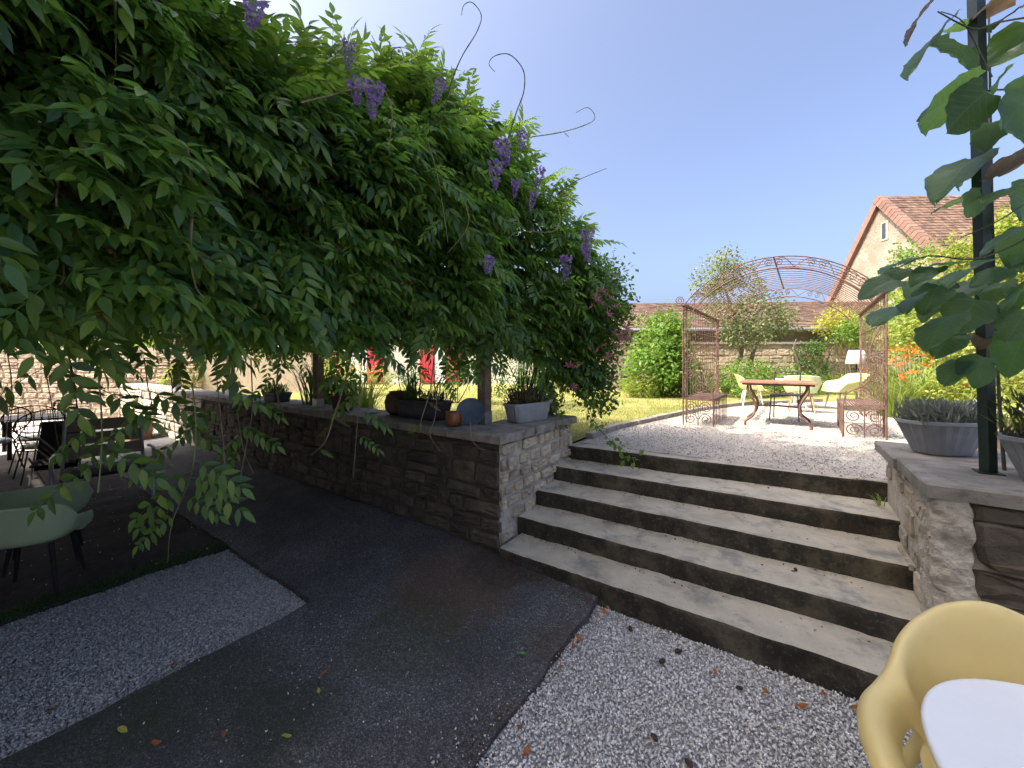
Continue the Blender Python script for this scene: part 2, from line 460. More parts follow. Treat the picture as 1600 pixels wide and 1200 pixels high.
M['dark_stem'] = surf('dark_stem', [(0.3, (.045, .055, .035)), (0.7, (.085, .09, .055))], 14, .8)
M['leaf'] = leaf_mat('leaf', [(.024, .066, .028), (.052, .125, .042), (.072, .160, .046), (.105, .205, .050), (.20, .30, .055), (.06, .14, .045)], (.32, .58, .06), .45, .38, .55)
M['leaf_crest_lit'] = leaf_mat('leaf_crest_lit', [(.095, .19, .034), (.135, .245, .042), (.19, .30, .05), (.26, .34, .06)], (.44, .68, .07), .55, .4, .4)  # crest leaves tinted lighter, standing in for sun shining through them
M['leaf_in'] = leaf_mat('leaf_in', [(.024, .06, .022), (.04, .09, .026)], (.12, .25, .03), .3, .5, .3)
M['leaf_young'] = leaf_mat('leaf_young', [(.12, .21, .045), (.20, .26, .06)], (.36, .48, .08), .45, .4, .4)
M['leaf_bronze'] = leaf_mat('leaf_bronze', [(.14, .075, .035), (.20, .12, .05)], (.30, .18, .06), .4, .5, .4)
M['vine_leaf'] = leaf_mat('vine_leaf', [(.028, .068, .036), (.045, .095, .042)], (.18, .38, .06), .45, .30, .6, big=26)
M['vine_leaf_brown'] = leaf_mat('vine_leaf_brown', [(.085, .062, .038), (.10, .075, .045)], (.22, .14, .07), .4, .45, .4, big=26)
M['bush'] = leaf_mat('bush', [(.055, .13, .018), (.10, .19, .028), (.16, .25, .04)], (.34, .50, .06), .4, .5, .35)
M['bush_yellow'] = leaf_mat('bush_yellow', [(.11, .17, .025), (.19, .24, .04), (.28, .31, .06)], (.50, .55, .09), .4, .5, .35)
M['bush_dark'] = leaf_mat('bush_dark', [(.03, .07, .018), (.05, .11, .025), (.085, .15, .03)], (.2, .36, .05), .35, .5, .35)
M['olive'] = leaf_mat('olive', [(.085, .12, .045), (.14, .17, .065), (.22, .235, .10)], (.34, .40, .12), .35, .55, .35)
M['golden'] = leaf_mat('golden', [(.26, .28, .04), (.42, .38, .05)], (.6, .58, .08), .4, .5, .3)
M['strap'] = leaf_mat('strap', [(.12, .20, .03), (.22, .29, .05), (.30, .34, .07)], (.45, .55, .10), .4, .45, .4)
M['strap_dark'] = leaf_mat('strap_dark', [(.025, .06, .02), (.05, .10, .03)], (.16, .30, .05), .35, .45, .4)
M['lavender'] = leaf_mat('lavender', [(.16, .18, .14), (.26, .28, .23), (.36, .36, .32)], (.3, .34, .24), .25, .7, .2)
M['heather'] = leaf_mat('heather', [(.05, .055, .03), (.10, .10, .05), (.15, .12, .07)], (.2, .22, .08), .25, .7, .2)
M['purple'] = leaf_mat('purple', [(.17, .11, .33), (.26, .18, .44), (.40, .30, .56)], (.45, .32, .65), .35, .6, .2)
M['pink'] = leaf_mat('pink', [(.38, .08, .16), (.52, .14, .24), (.45, .10, .28)], (.7, .25, .35), .35, .6, .2)
M['hot_pink'] = leaf_mat('hot_pink', [(.62, .06, .16), (.75, .12, .24)], (.8, .2, .3), .35, .6, .2)
M['red_flower'] = leaf_mat('red_flower', [(.55, .02, .04), (.65, .05, .06)], (.7, .08, .08), .3, .6, .2)
M['orange_flower'] = leaf_mat('orange_flower', [(.72, .14, .02), (.80, .22, .03)], (.9, .3, .05), .4, .5, .3)
M['yellow_flower'] = leaf_mat('yellow_flower', [(.75, .45, .03), (.8, .55, .06)], (.9, .6, .1), .3, .5, .3)
M['dead_leaf'] = leaf_mat('dead_leaf', [(.30, .10, .03), (.38, .15, .05)], (.4, .2, .06), .25, .7, .2)
M['yellow_leaf'] = leaf_mat('yellow_leaf', [(.42, .40, .06), (.5, .44, .08)], (.6, .55, .1), .3, .6, .3)
M['green_leaf'] = leaf_mat('green_leaf', [(.12, .30, .08), (.14, .34, .09)], (.3, .5, .1), .3, .5, .3)
M['litter'] = leaf_mat('litter', [(.05, .025, .015), (.10, .045, .022), (.16, .07, .03), (.07, .05, .035)], (.2, .1, .05), .2, .8, .2)
M['cone'] = surf('cone', [(0.3, (.035, .022, .018)), (0.7, (.07, .045, .035))], 40, .9)

# ------------------------------------------------------------------ the ground
TOP = 0.85                                     # level of the upper garden
def court_h(u, v):
    return min(.11, max(0.0, -.034 * u)) * smooth(1.4, 2.95, v)
def sheet(name, us, vs, hf, mat, skirt=0.0, wob=0.0):
    b = MB(); nu, nv = len(us), len(vs)
    for j, v in enumerate(vs):
        for i, u in enumerate(us):
            du = dv = 0
            if wob:
                du = wob * mnoise.noise(Vector((v * 6, u * 2, 3.3))); dv = wob * mnoise.noise(Vector((u * 6, v * 2, 9.1)))
            b.v.append((u + du, v + dv, hf(u, v)))
    for j in range(nv - 1):
        for i in range(nu - 1):
            a = j * nu + i
            b.face((a, a + 1, a + nu + 1, a + nu))
    if skirt:
        ring = [i for i in range(nu)] + [j * nu + nu - 1 for j in range(1, nv)] + [(nv - 1) * nu + i for i in range(nu - 2, -1, -1)] + [j * nu for j in range(nv - 2, 0, -1)]
        o = len(b.v)
        for r in ring:
            p = b.v[r]; b.v.append((p[0], p[1], p[2] - skirt))
        k = len(ring)
        for i in range(k):
            j = (i + 1) % k
            b.face((ring[i], o + i, o + j, ring[j]))
    return kind(obj(name, b.mesh(name, mat)), 'structure')
def rng(a, b, s):
    n = max(2, int(abs(b - a) / s) + 1)
    return [a + (b - a) * i / (n - 1) for i in range(n)]
sheet('ground', rng(-400, 400, 100), rng(-300, 600, 100), lambda u, v: -.12, M['ground'])
asphalt_h = lambda u, v: court_h(u, v) + .006 * mnoise.noise(Vector((u * 1.3, v * 1.3, 0)))
sheet('asphalt_path', rng(-3.06, -1.2, .08), rng(-1.05, 3.0, .08), asphalt_h, M['asphalt'], .10, .022)
sheet('asphalt_path', rng(-16.4, -3.04, .12), rng(1.64, 3.0, .08), lambda u, v: asphalt_h(u, v) - .003, M['asphalt'], .10, .022)
sheet('gravel_bed', rng(-4.8, -2.95, .1), rng(-1.05, 1.75, .1), lambda u, v: -.055, M['gravel_bed'])
sheet('gravel_bed', rng(-1.3, 7.0, .25), rng(-1.05, 3.6, .25), lambda u, v: -.03, M['gravel_bed'])
sheet('court_gravel', rng(-13, 9, 1), rng(-13.2, -1.04, 1), lambda u, v: -.034, M['gravel_bed'])
sheet('soil_ground', rng(-13, -4.72, .1), rng(-1.05, 1.7, .1), lambda u, v: -.015 + .022 * mnoise.noise(Vector((u * 3, v * 3, 5))), M['soil'], .08, .05)
sheet('pale_path', rng(-30, -13.05, .5), rng(-8, 8, .5), lambda u, v: -.03, M['path'])
sheet('terrace_ground', rng(-16.2, -2.3, 2), rng(3.3, 60, 4), lambda u, v: TOP - .03, M['ground'])
sheet('terrace_ground', rng(-2.3, .76, 1), rng(4.75, 60, 4), lambda u, v: TOP - .03, M['ground'])
sheet('terrace_ground', rng(.76, 60, 4), rng(3.4, 60, 4), lambda u, v: TOP - .03, M['ground'])
EDGE = [(4.4, -2.18), (5.9, -2.12), (7.2, -1.85), (8.86, -1.5), (10.5, -.9), (12.5, .6), (16, 4)]   # (v, u) of the lawn's edge
def edge_u(v): return interp(v, EDGE)
def band(name, vs, ulo, uhi, n, hf, mat):
    b = MB()
    for v in vs:
        a, c = ulo(v), uhi(v)
        for i in range(n):
            u = a + (c - a) * i / (n - 1)
            b.v.append((u, v, hf(u, v)))
    for j in range(len(vs) - 1):
        for i in range(n - 1):
            a = j * n + i; b.face((a, a + 1, a + n + 1, a + n))
    return kind(obj(name, b.mesh(name, mat)), 'structure')
upper_h = lambda u, v: TOP + .008 * mnoise.noise(Vector((u * 2.2, v * 2.2, 1))) + .004 * mnoise.noise(Vector((u * 9, v * 9, 1)))
band('upper_gravel', rng(4.62, 22, .14), lambda v: edge_u(v) + .02, lambda v: 14.0, 60, upper_h, M['upper_gravel'])
lawn_h = lambda u, v: TOP + .012 + .02 * mnoise.noise(Vector((u * .9, v * .9, 4)))
band('lawn', rng(3.46, 24, .2), lambda v: -16.2, lambda v: edge_u(v) - .04, 60, lawn_h, M['lawn'])

# ------------------------------------------------------------------ stones
def stone_mesh(seed, mat, cut=(.07, .2), skew=.86):
    """Squared rubble: an uneven four sided outline with knocked off corners and a hewn, bulging face."""
    r = random.Random(seed); b = MB(); base = []
    cs = [(-.5, -.5), (.5, -.5), (.5, .5), (-.5, .5)]
    cs = [(x * r.uniform(skew, 1), z * r.uniform(skew, 1)) for x, z in cs]
    for i in range(4):
        a, c = cs[i], cs[(i + 1) % 4]; k = r.uniform(*cut)
        for t in (k, .5, 1 - r.uniform(*cut)):
            x, z = lerp(a[0], c[0], t), lerp(a[1], c[1], t)
            m_ = 1 + r.uniform(-.04, .05)
            base.append((x * m_, z * m_))
    n = len(base); rings = []
    for sc, y, jit in ((1, 0, 0), (1.0, .5, .05), (.93, .88, .08), (.55, 1.0, .16)):
        o = len(b.v)
        for (x, z) in base:
            b.v.append((x * sc, y + r.uniform(-jit, jit) * 2, z * sc))
        rings.append(o)
    b.v.append((0, 1.0 + r.uniform(-.25, .2), 0)); c = len(b.v) - 1
    for i in range(3):
        for j in range(n):
            j2 = (j + 1) % n
            b.face((rings[i] + j, rings[i + 1] + j, rings[i + 1] + j2, rings[i] + j2))
    for j in range(n):
        b.face((rings[3] + j, c, rings[3] + (j + 1) % n))
    return b.mesh('stone', mat)
STONES = {k: [stone_mesh(100 + i, M[k]) for i in range(7)] for k in ('stone', 'stone_dark', 'stone_pale')}
STONES['block'] = [stone_mesh(140 + i, M['stone_dark'], (.03, .09), .93) for i in range(7)]

def lay_stones(parent, origin, along, normal, length, zlo, zhi, rowh, wr, joint, key, proud, limit=300, seed=0, skip=0.0, sfun=None):
    r = random.Random(seed)
    rot = math.atan2(normal[1], normal[0]) - PI / 2
    along = Vector(along); normal = Vector(normal); origin = Vector(origin)
    pl = wloc(parent)
    flip = 1 if (Matrix.Rotation(rot, 3, 'Z') @ Vector((1, 0, 0))).dot(along) > 0 else -1
    z = min(zlo(0), zlo(length)); n = 0; top = max(zhi(0), zhi(length))
    out = []
    while z < top - .03:
        h = r.uniform(*rowh)
        if z + h > top - .05: h = top - z
        s = r.uniform(-.5, 0) * wr[0]
        while s < length - .02:
            w = r.uniform(*wr) * (.8 + .4 * r.random())
            s0, s1 = max(s, 0), min(s + w, length)
            s += w
            if s1 - s0 < .04: continue
            m = (s0 + s1) / 2
            lo, hi = max(z, zlo(m)), min(z + h, zhi(m))
            if hi - lo < .045 or r.random() < skip: continue
            hh = hi - lo
            parts_ = [(lo, hi)]
            if hh > .17 and r.random() < .3:
                k = lo + hh * r.uniform(.4, .6); parts_ = [(lo, k), (k, hi)]
            for (a, c) in parts_:
                out.append((s0, s1, a, c))
        z += h
    if len(out) > limit:
        out.sort(key=lambda q: -(q[1] - q[0]) * (q[3] - q[2])); out = out[:limit]
    for (s0, s1, a, c) in out:
        m = (s0 + s1) / 2
        p = origin + along * m + Vector((0, 0, (a + c) / 2)) + normal * r.uniform(-.012, .012)
        o = obj('stone', r.choice(STONES[key]), parent, loc=p - pl,
                rot=(r.uniform(-.05, .05), r.uniform(-.05, .05) if sfun is None else sfun(m), rot + r.uniform(-.04, .04)),
                scale=(max(.03, (s1 - s0) - joint) * r.choice((1, -1)), proud * r.uniform(.7, 1.35), max(.03, (c - a) - joint)))
    return out

def rough_slab(x0, x1, y0, y1, z0, z1, seed, step=.07, amp=.008, mats=None, name='coping_slab', front='all'):
    """A slab whose rim is uneven: a fine top sheet with a chipped outline and side faces."""
    b = MB(); nx = max(3, int((x1 - x0) / step) + 1); ny = max(3, int((y1 - y0) / step) + 1)
    def nz(x, y, k): return mnoise.noise(Vector((x * 9 + seed, y * 9, k)))
    idx = {}
    for lvl, (z, inset) in enumerate(((z1, .010), (z1 - .012, 0), (z0, .004))):
        for j in range(ny):
            for i in range(nx):
                if lvl and 0 < i < nx - 1 and 0 < j < ny - 1: continue
                x = x0 + (x1 - x0) * i / (nx - 1); y = y0 + (y1 - y0) * j / (ny - 1)
                ex = (1 if i == 0 else -1 if i == nx - 1 else 0); ey = (1 if j == 0 else -1 if j == ny - 1 else 0)
                x += ex * (inset + amp * (1 + nz(x, y, 1 + lvl * .3))); y += ey * (inset + amp * (1 + nz(x, y, 4 + lvl * .3)))
                idx[(lvl, i, j)] = len(b.v)
                b.v.append((x, y, z + (amp * .5 * nz(x, y, 8) if lvl < 2 else 0)))
    for j in range(ny - 1):
        for i in range(nx - 1):
            b.face((idx[(0, i, j)], idx[(0, i + 1, j)], idx[(0, i + 1, j + 1)], idx[(0, i, j + 1)]))
    ring = [(i, 0) for i in range(nx)] + [(nx - 1, j) for j in range(1, ny)] + [(i, ny - 1) for i in range(nx - 2, -1, -1)] + [(0, j) for j in range(ny - 2, 0, -1)]
    k = len(ring)
    for lvl in (0, 1):
        for q in range(k):
            a, c = ring[q], ring[(q + 1) % k]
            b.face((idx[(lvl,) + a], idx[(lvl + 1,) + a], idx[(lvl + 1,) + c], idx[(lvl,) + c]))
    return b.mesh(name, mats or M['coping'])

# retaining wall with its return beside the steps
CT, CTH = 1.20, .085                           # coping top and thickness
WF, WU = 2.97, -2.20                           # wall front (v) and the corner (u)
rw = thing('retaining_wall', 'dark rubble stone retaining wall under the wisteria pergola, with flat coping slabs', 'wall', (WU, WF, 0))
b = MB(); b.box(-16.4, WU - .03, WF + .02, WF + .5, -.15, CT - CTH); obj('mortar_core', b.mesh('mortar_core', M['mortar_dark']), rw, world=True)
b = MB(); b.box(WU - .5, WU - .02, WF + .5, 4.5, -.15, CT - CTH); b.box(WU - .028, WU - .02, WF + .015, WF + .498, -.149, CT - CTH - .001)
obj('return_core', b.mesh('return_core', M['mortar']), rw, world=True)
zlo = lambda s: -.03
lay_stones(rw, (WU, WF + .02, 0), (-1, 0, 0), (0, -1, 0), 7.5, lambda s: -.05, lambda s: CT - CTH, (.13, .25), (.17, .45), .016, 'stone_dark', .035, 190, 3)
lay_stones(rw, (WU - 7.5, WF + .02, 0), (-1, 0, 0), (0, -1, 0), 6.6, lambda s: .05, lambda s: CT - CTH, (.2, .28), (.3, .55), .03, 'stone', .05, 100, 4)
def stair_h(v):                                # level of the steps beside the return
    k = 0
    for q in (2.91, 3.28, 3.64, 4.03, 4.38):
        if v >= q: k += 1
    return .17 * k
lay_stones(rw, (WU - .02, WF, 0), (0, 1, 0), (1, 0, 0), 1.52, lambda s: stair_h(WF + s) - .03, lambda s: CT - CTH, (.11, .2), (.12, .30), .03, 'stone', .030, 60, 11, skip=.12)
x = WU + .045
i = 0
while x > -16.4:
    w = random.uniform(.62, .95)
    obj('coping_slab', rough_slab(max(x - w + .008, -16.45), x, WF - .055, WF + .56, CT - CTH, CT + random.uniform(-.004, .004), i * 3.1), rw, world=True)
    x -= w; i += 1
for (a, c) in ((WF + .568, 3.98), (3.988, 4.53)):
    obj('coping_slab', rough_slab(WU - .56, WU + .05, a, c, CT - CTH, CT + random.uniform(-.004, .002), a * 7), rw, world=True)
# sunlit far end of that wall
b = MB(); b.box(-16.44, -16.40, WF - .03, WF + .54, -.1, CT + .08); obj('end_board', b.mesh('end_board', M['pale_trough']), rw, world=True)

# low wall to the right of the steps
RU, RV = .70, 3.26
lw = thing('side_wall', 'low wall of big dark stones right of the steps, grey planters on its wide coping', 'wall', (RU, RV, 0))
b = MB(); b.box(RU + .02, 5.2, RV + .02, 4.62, -.1, CT - CTH); obj('wall_core', b.mesh('wall_core', M['mortar']), lw, world=True)
lay_stones(lw, (RU + .14, RV + .02, 0), (1, 0, 0), (0, -1, 0), 4.3, lambda s: -.05, lambda s: CT - CTH, (.24, .33), (.55, .95), .012, 'block', .05, 60, 21)
lay_stones(lw, (RU + .02, RV, 0), (0, 1, 0), (-1, 0, 0), 1.36, lambda s: max(0, stair_h(RV + s - .1) - .05), lambda s: CT - CTH, (.13, .22), (.13, .28), .03, 'stone', .022, 40, 23, skip=.35)
# the rough mortar corner between both faces
b = MB(); nz_, nq = 90, 30
def frac(x, y, z):
    return mnoise.noise(Vector((x, y, z))) + .5 * mnoise.noise(Vector((x * 2.3, y * 2.3, z * 2.3))) + .3 * mnoise.noise(Vector((x * 5.1, y * 5.1, z * 5.1)))
for j in range(nz_ + 1):
    z = -.05 + (CT - CTH + .05) * j / nz_
    w = .17 + .06 * mnoise.noise(Vector((3, z * 3.2, 8))) + .03 * mnoise.noise(Vector((3, z * 11, 2)))
    for q in range(nq + 1):
        t = q / nq
        if t < .45: du, dv, nx, ny = .004, lerp(.26, .0, t / .45), -1, 0
        elif t < .55:
            a_ = (t - .45) / .1 * PI / 2; du, dv, nx, ny = .02 - .02 * math.cos(a_), .0 - .02 * math.sin(a_), -math.cos(a_), -math.sin(a_)
        else: du, dv, nx, ny = lerp(.02, w, (t - .55) / .45), -.022, 0, -1
        k = .022 * frac(du * 9 + 2, dv * 9 + z, z * 8) + .008
        if q in (0, nq): k = -.03
        b.v.append((RU + du + nx * k, RV + dv + ny * k, z))
for j in range(nz_):
    for q in range(nq):
        a = j * (nq + 1) + q; b.face((a, a + 1, a + nq + 2, a + nq + 1))
obj('mortar_edge', b.mesh('mortar_edge', M['mortar']), lw, world=True)
for k, (a, c) in enumerate(((RU - .05, 1.62), (1.628, 2.75), (2.758, 3.9), (3.908, 5.2))):
    obj('coping_slab', rough_slab(a, c, RV - .06, 3.92, CT - CTH, CT + random.uniform(-.004, .004), 40 + k * 5), lw, world=True)
    obj('coping_slab', rough_slab(a + (.0 if k else -.015), c, 3.928, 4.68, CT - CTH - .002, CT - .006, 60 + k * 5), lw, world=True)

# steps
LV = (2.91, 3.28, 3.64, 4.03, 4.40); RVS = (2.94, 3.31, 3.72, 4.16, 4.62)
st = thing('stone_steps', 'five wide worn concrete steps with blackened risers between the two stone walls', 'steps', ((WU + RU) / 2, 2.91, 0))
for k in range(5):
    b = MB(); n = 130
    u1 = RU + .05 if k else 1.75
    u0 = WU - .01 if k else WU + .03
    z1 = .17 * (k + 1); z0 = z1 - .21 if k else -.1
    for i in range(n + 1):
        t = i / n; u = lerp(u0, u1, t); tt = (u - WU) / (RU - WU)
        vf = lerp(LV[k], RVS[k], tt); vb = (lerp(LV[k + 1], RVS[k + 1], tt) + .06) if k < 4 else 5.05
        e = .014 * mnoise.noise(Vector((u * 4, k * 7.3, 0))) + .009 * mnoise.noise(Vector((u * 17, k * 7.3, 3))) + .03 * max(0, mnoise.noise(Vector((u * 9, k * 3.3, 7))) - .42)
        zz = z1 + .006 * mnoise.noise(Vector((u * 2.5, k * 3.1, 6)))
        for (v, z) in ((vf + .006 + e, z0), (vf + .004 + e * 1.4, z1 - .09), (vf + e, z1 - .028), (vf + .006 + e, z1 - .010), (vf + .022 + e, zz),
                       (lerp(vf, vb, .4), zz - .004), (vb, zz + .002)):
            b.v.append((u, v, z))
    for i in range(n):
        for q in range(6):
            a = i * 7 + q; b.face((a, a + 7, a + 8, a + 1), 0 if q < 3 else 1)
    b.face([q for q in range(7)][::-1], 0); b.face([n * 7 + q for q in range(7)], 0)
    obj('step', b.mesh('step', [M['riser'], M['tread']]), st, world=True)

# kerb of low stones along the lawn
ke = thing('lawn_edging', 'low curved kerb of pale stones between lawn and gravel, running behind the iron arbor', 'kerb', (edge_u(5.2), 5.2, TOP))
v = 4.9
while v < 12.2:
    l = random.uniform(.42, .6)
    a, c = Vector((edge_u(v), v, 0)), Vector((edge_u(v + l), v + l, 0))
    d = (c - a); n_ = Vector((-d.y, d.x, 0)).normalized()
    b = MB(); b.obox((a + c) / 2 + Vector((0, 0, TOP + .02)), d * .48, n_ * .05, Vector((0, 0, random.uniform(.045, .06))))
    obj('kerb_stone', b.mesh('kerb_stone', M['coping']), ke, world=True)
    v += l

# ------------------------------------------------------------------ unseen building added behind the camera to block and bounce light
HV, HH = -13.0, 8.6
ho = thing('added_building', 'unseen cream rendered three storey building added across the gravel court to shape the light', 'building', (0, HV, 0))
b = MB(); b.box(-16.2, 14.4, HV - 9, HV, -.12, HH); obj('wall', b.mesh('wall', M['blocker_plaster']), ho, world=True)
b = MB()
b.add([(-16.6, HV + .35, HH), (14.8, HV + .35, HH), (14.8, HV - 9.4, HH), (-16.6, HV - 9.4, HH), (-16.6, HV - 4.5, HH + 4.2), (14.8, HV - 4.5, HH + 4.2)],
      [(0, 1, 5, 4), (2, 3, 4, 5), (0, 4, 3), (1, 2, 5), (0, 3, 2, 1)])
obj('roof', b.mesh('roof', M['roof_tile']), ho, world=True)
fm = MB(); fm.box(-.62, .62, -.02, .05, -.06, 1.76)
fm = fm.mesh('window_frame', M['white_plaster'])
pm = MB(); pm.box(-.52, .52, .052, .06, .04, 1.66); pm = pm.mesh('pane', M['glass'])
for zz in (.9, 3.6, 6.3):
    for xx in range(-14, 14, 3):
        o = obj('window', fm, ho, loc=Vector((xx, HV, zz)) - ho.location)
        obj('pane', pm, o)

cw = thing('blocker_wall', 'unseen rendered wall added along the rear of the pergola to block low light', 'wall', (-8, -1.3, 0))  # added out of view to keep low light from under the pergola
b = MB(); b.box(-14.5, -3.0, -1.55, -1.24, -.12, 2.75); obj('wall_body', b.mesh('wall_body', M['blocker_plaster']), cw, world=True)
b = MB(); b.bbox(-14.54, -2.96, -1.60, -1.19, 2.752, 2.83, .02); obj('wall_cap', b.mesh('wall_cap', M['coping']), cw, world=True)

# ------------------------------------------------------------------ far buildings and garden walls (lined up with the camera's width)
def cam_obj(b):                                # vertices given as (lateral, depth, z)
    b.v = [tuple(W(*p)) for p in b.v]
    return b
def face_mesh(name, quads, mat):
    b = MB()
    for q in quads: b.add([tuple(W(*p)) for p in q], [tuple(range(len(q)))])
    return b.mesh(name, mat)
LAT, DEP = Vector((CC, SS, 0)), Vector((-SS, CC, 0))
def cbox(b, l0, l1, d0, d1, z0, z1, m=0):
    o = len(b.v); b.box(l0, l1, d0, d1, z0, z1, m)
    for i in range(o, len(b.v)): b.v[i] = tuple(W(*b.v[i]))

gw = thing('garden_wall', 'long pale stone garden wall with climbers behind the flower bed', 'wall', W(7, 13.7, TOP))
b = MB(); cbox(b, 1.0, 14.5, 13.72, 14.1, .7, 2.46); obj('mortar_core', b.mesh('mortar_core', M['mortar_pale']), gw, world=True)
b = MB(); cbox(b, .95, 14.6, 13.64, 14.18, 2.462, 2.54); obj('wall_cap', b.mesh('wall_cap', M['coping']), gw, world=True)
lay_stones(gw, W(1.0, 13.72, 0), LAT, -DEP, 13.4, lambda s: .8, lambda s: 2.46, (.16, .27), (.22, .5), .025, 'stone_pale', .018, 300, 31)
fw = thing('boundary_wall', 'sunlit wall of thin pale stones seen beneath the pergola behind the wire chairs', 'wall', W(-13, 12.7, 0))
b = MB(); cbox(b, -19, -6.5, 12.72, 13.1, -.1, 2.3); obj('mortar_core', b.mesh('mortar_core', M['mortar_pale']), fw, world=True)
lay_stones(fw, W(-19, 12.72, 0), LAT, -DEP, 9.0, lambda s: .0, lambda s: 2.28, (.13, .19), (.3, .62), .02, 'stone_pale', .05, 300, 37)

def tiled_roof(parent, A, B, Cc, D, rows, name='roof', cols=60):
    """Courses from the eave A-B up to the ridge D-C, each row lapping over the one below."""
    A, B, Cc, D = map(Vector, (A, B, Cc, D)); b = MB()
    nrm = (B - A).cross(D - A).normalized()
    if nrm.z < 0: nrm = -nrm
    for r in range(rows):
        t0, t1 = r / rows, (r + 1.35) / rows
        for c in range(cols):
            s0, s1 = c / cols, (c + .96) / cols
            lift = random.uniform(0, .016)
            def q(s, t, k): return A.lerp(B, s).lerp(D.lerp(Cc, s), min(t, 1.0)) + nrm * k
            p = [q(s0, t0, .022 + lift), q(s1, t0, .022 + lift), q(s1, t1, .0 + lift * .3), q(s0, t1, .0 + lift * .3), q(s0, t0, 0), q(s1, t0, 0)]
            b.add([tuple(x) for x in p], [(0, 1, 2, 3), (4, 5, 1, 0)])
    return kind(obj(name, b.mesh(name, M['roof_tile']), parent, world=True), 'stuff')

lb = thing('long_barn', 'long low barn with a brown tiled roof behind the garden wall', 'building', W(9, 15, TOP))
b = MB(); cbox(b, 1.2, 17.2, 14.8, 22.5, .7, 3.05); obj('wall', b.mesh('wall', M['plaster']), lb, world=True)
tiled_roof(lb, W(1.0, 14.5, 3.02), W(17.0, 14.3, 3.10), W(17.0, 18.8, 4.72), W(1.0, 19.0, 4.62), 20, cols=80)
b = MB(); b.add([tuple(W(*p)) for p in ((1, 14.55, 2.98), (17, 14.35, 3.06), (17, 18.8, 4.66), (1, 19, 4.56), (1, 22.7, 3), (17, 22.7, 3.05))], [(0, 1, 2, 3), (3, 2, 5, 4), (0, 3, 4), (1, 5, 2)])
obj('roof_deck', b.mesh('roof_deck', M['wood']), lb, world=True)
b = MB(); b.tube([W(1.0, 14.42, 3.0), W(17, 14.22, 3.08)], .055, 6); obj('gutter', b.mesh('gutter', M['grey_metal']), lb, world=True)

# gabled stone house on the right
D0 = 18.0; XG = .941 * D0
apex = (XG, D0, EYE + .417 * D0)
dn, df = .869 * D0, 1.1626 * D0
near_z, far_z = EYE + .290 * .869 * D0, EYE + .1723 * D0
sn = (apex[2] - near_z) / (D0 - dn); sf = (apex[2] - far_z) / (df - D0)
dn2 = D0 - 4.2; nz2 = apex[2] - sn * 4.2
df2, fz2 = df + .8, far_z - sf * .8
gh = thing('gable_house', 'tall stone house with steep brown tiled roof and one slit window high in its gable', 'house', W(XG, D0, TOP))
b = MB(); pts = [(dn2 + .15, .7), (dn2 + .15, nz2), (D0, apex[2] - .1), (df2, fz2), (df2, .7)]
for l in (XG, XG + 14):
    for (d, z) in pts: b.v.append(tuple(W(l, d, z)))
b.face((0, 1, 2, 3, 4)); b.face((9, 8, 7, 6, 5))
for i in range(5):
    j = (i + 1) % 5; b.face((i, 5 + i, 5 + j, j))
obj('wall', b.mesh('wall', M['plaster']), gh, world=True)
tiled_roof(gh, W(XG - .02, dn2, nz2 + .02), W(XG + 14, dn2 - .5, nz2 + .02), W(XG + 14, D0 - .5, apex[2]), W(XG - .02, D0, apex[2]), 34, cols=72)
tiled_roof(gh, W(XG - .02, df2, fz2 + .02), W(XG + 14, df2, fz2 + .02), W(XG + 14, D0, apex[2]), W(XG - .02, D0, apex[2]), 24, cols=40)
nv = 30
for i in range(nv):                            # verge tiles along the near rake
    a = Vector(W(XG - .10, lerp(dn2, D0, i / nv), lerp(nz2, apex[2], i / nv))); c = Vector(W(XG - .10, lerp(dn2, D0, (i + .9) / nv), lerp(nz2, apex[2], (i + .9) / nv)))
    up = (c - a).cross(LAT).normalized()
    if up.z < 0: up = -up
    b = MB(); b.obox((a + c) / 2 - up * .10, (c - a) * .5, LAT * .16, up * .16)
    obj('verge_tile', b.mesh('verge_tile', M['verge']), gh, world=True)
b = MB(); a = Vector(W(XG - .08, df2, fz2)); c = Vector(W(XG - .08, D0, apex[2])); up = (c - a).cross(LAT).normalized()
if up.z < 0: up = -up
b.obox((a + c) / 2 - up * .06, (c - a) * .5, LAT * .12, up * .12); obj('verge_board', b.mesh('verge_board', M['verge']), gh, world=True)
wd = D0 * 1.0
def gable_pt(px, py):                          # on the gable plane
    t = (px - 800) / FOC; d = XG / t
    return d, EYE + (HORIZON - py) / FOC * d
d1, z1 = gable_pt(1379, 350); d2, z2 = gable_pt(1385, 372)
b = MB(); cbox(b, XG - .03, XG + .1, min(d1, d2) - .10, max(d1, d2) + .05, z2 - .08, z1 + .08); f = obj('window', b.mesh('window', M['mortar_pale']), gh, world=True)
b = MB(); cbox(b, XG - .04, XG - .031, min(d1, d2), max(d1, d2), z2, z1); obj('pane', b.mesh('pane', M['glass']), f, world=True)

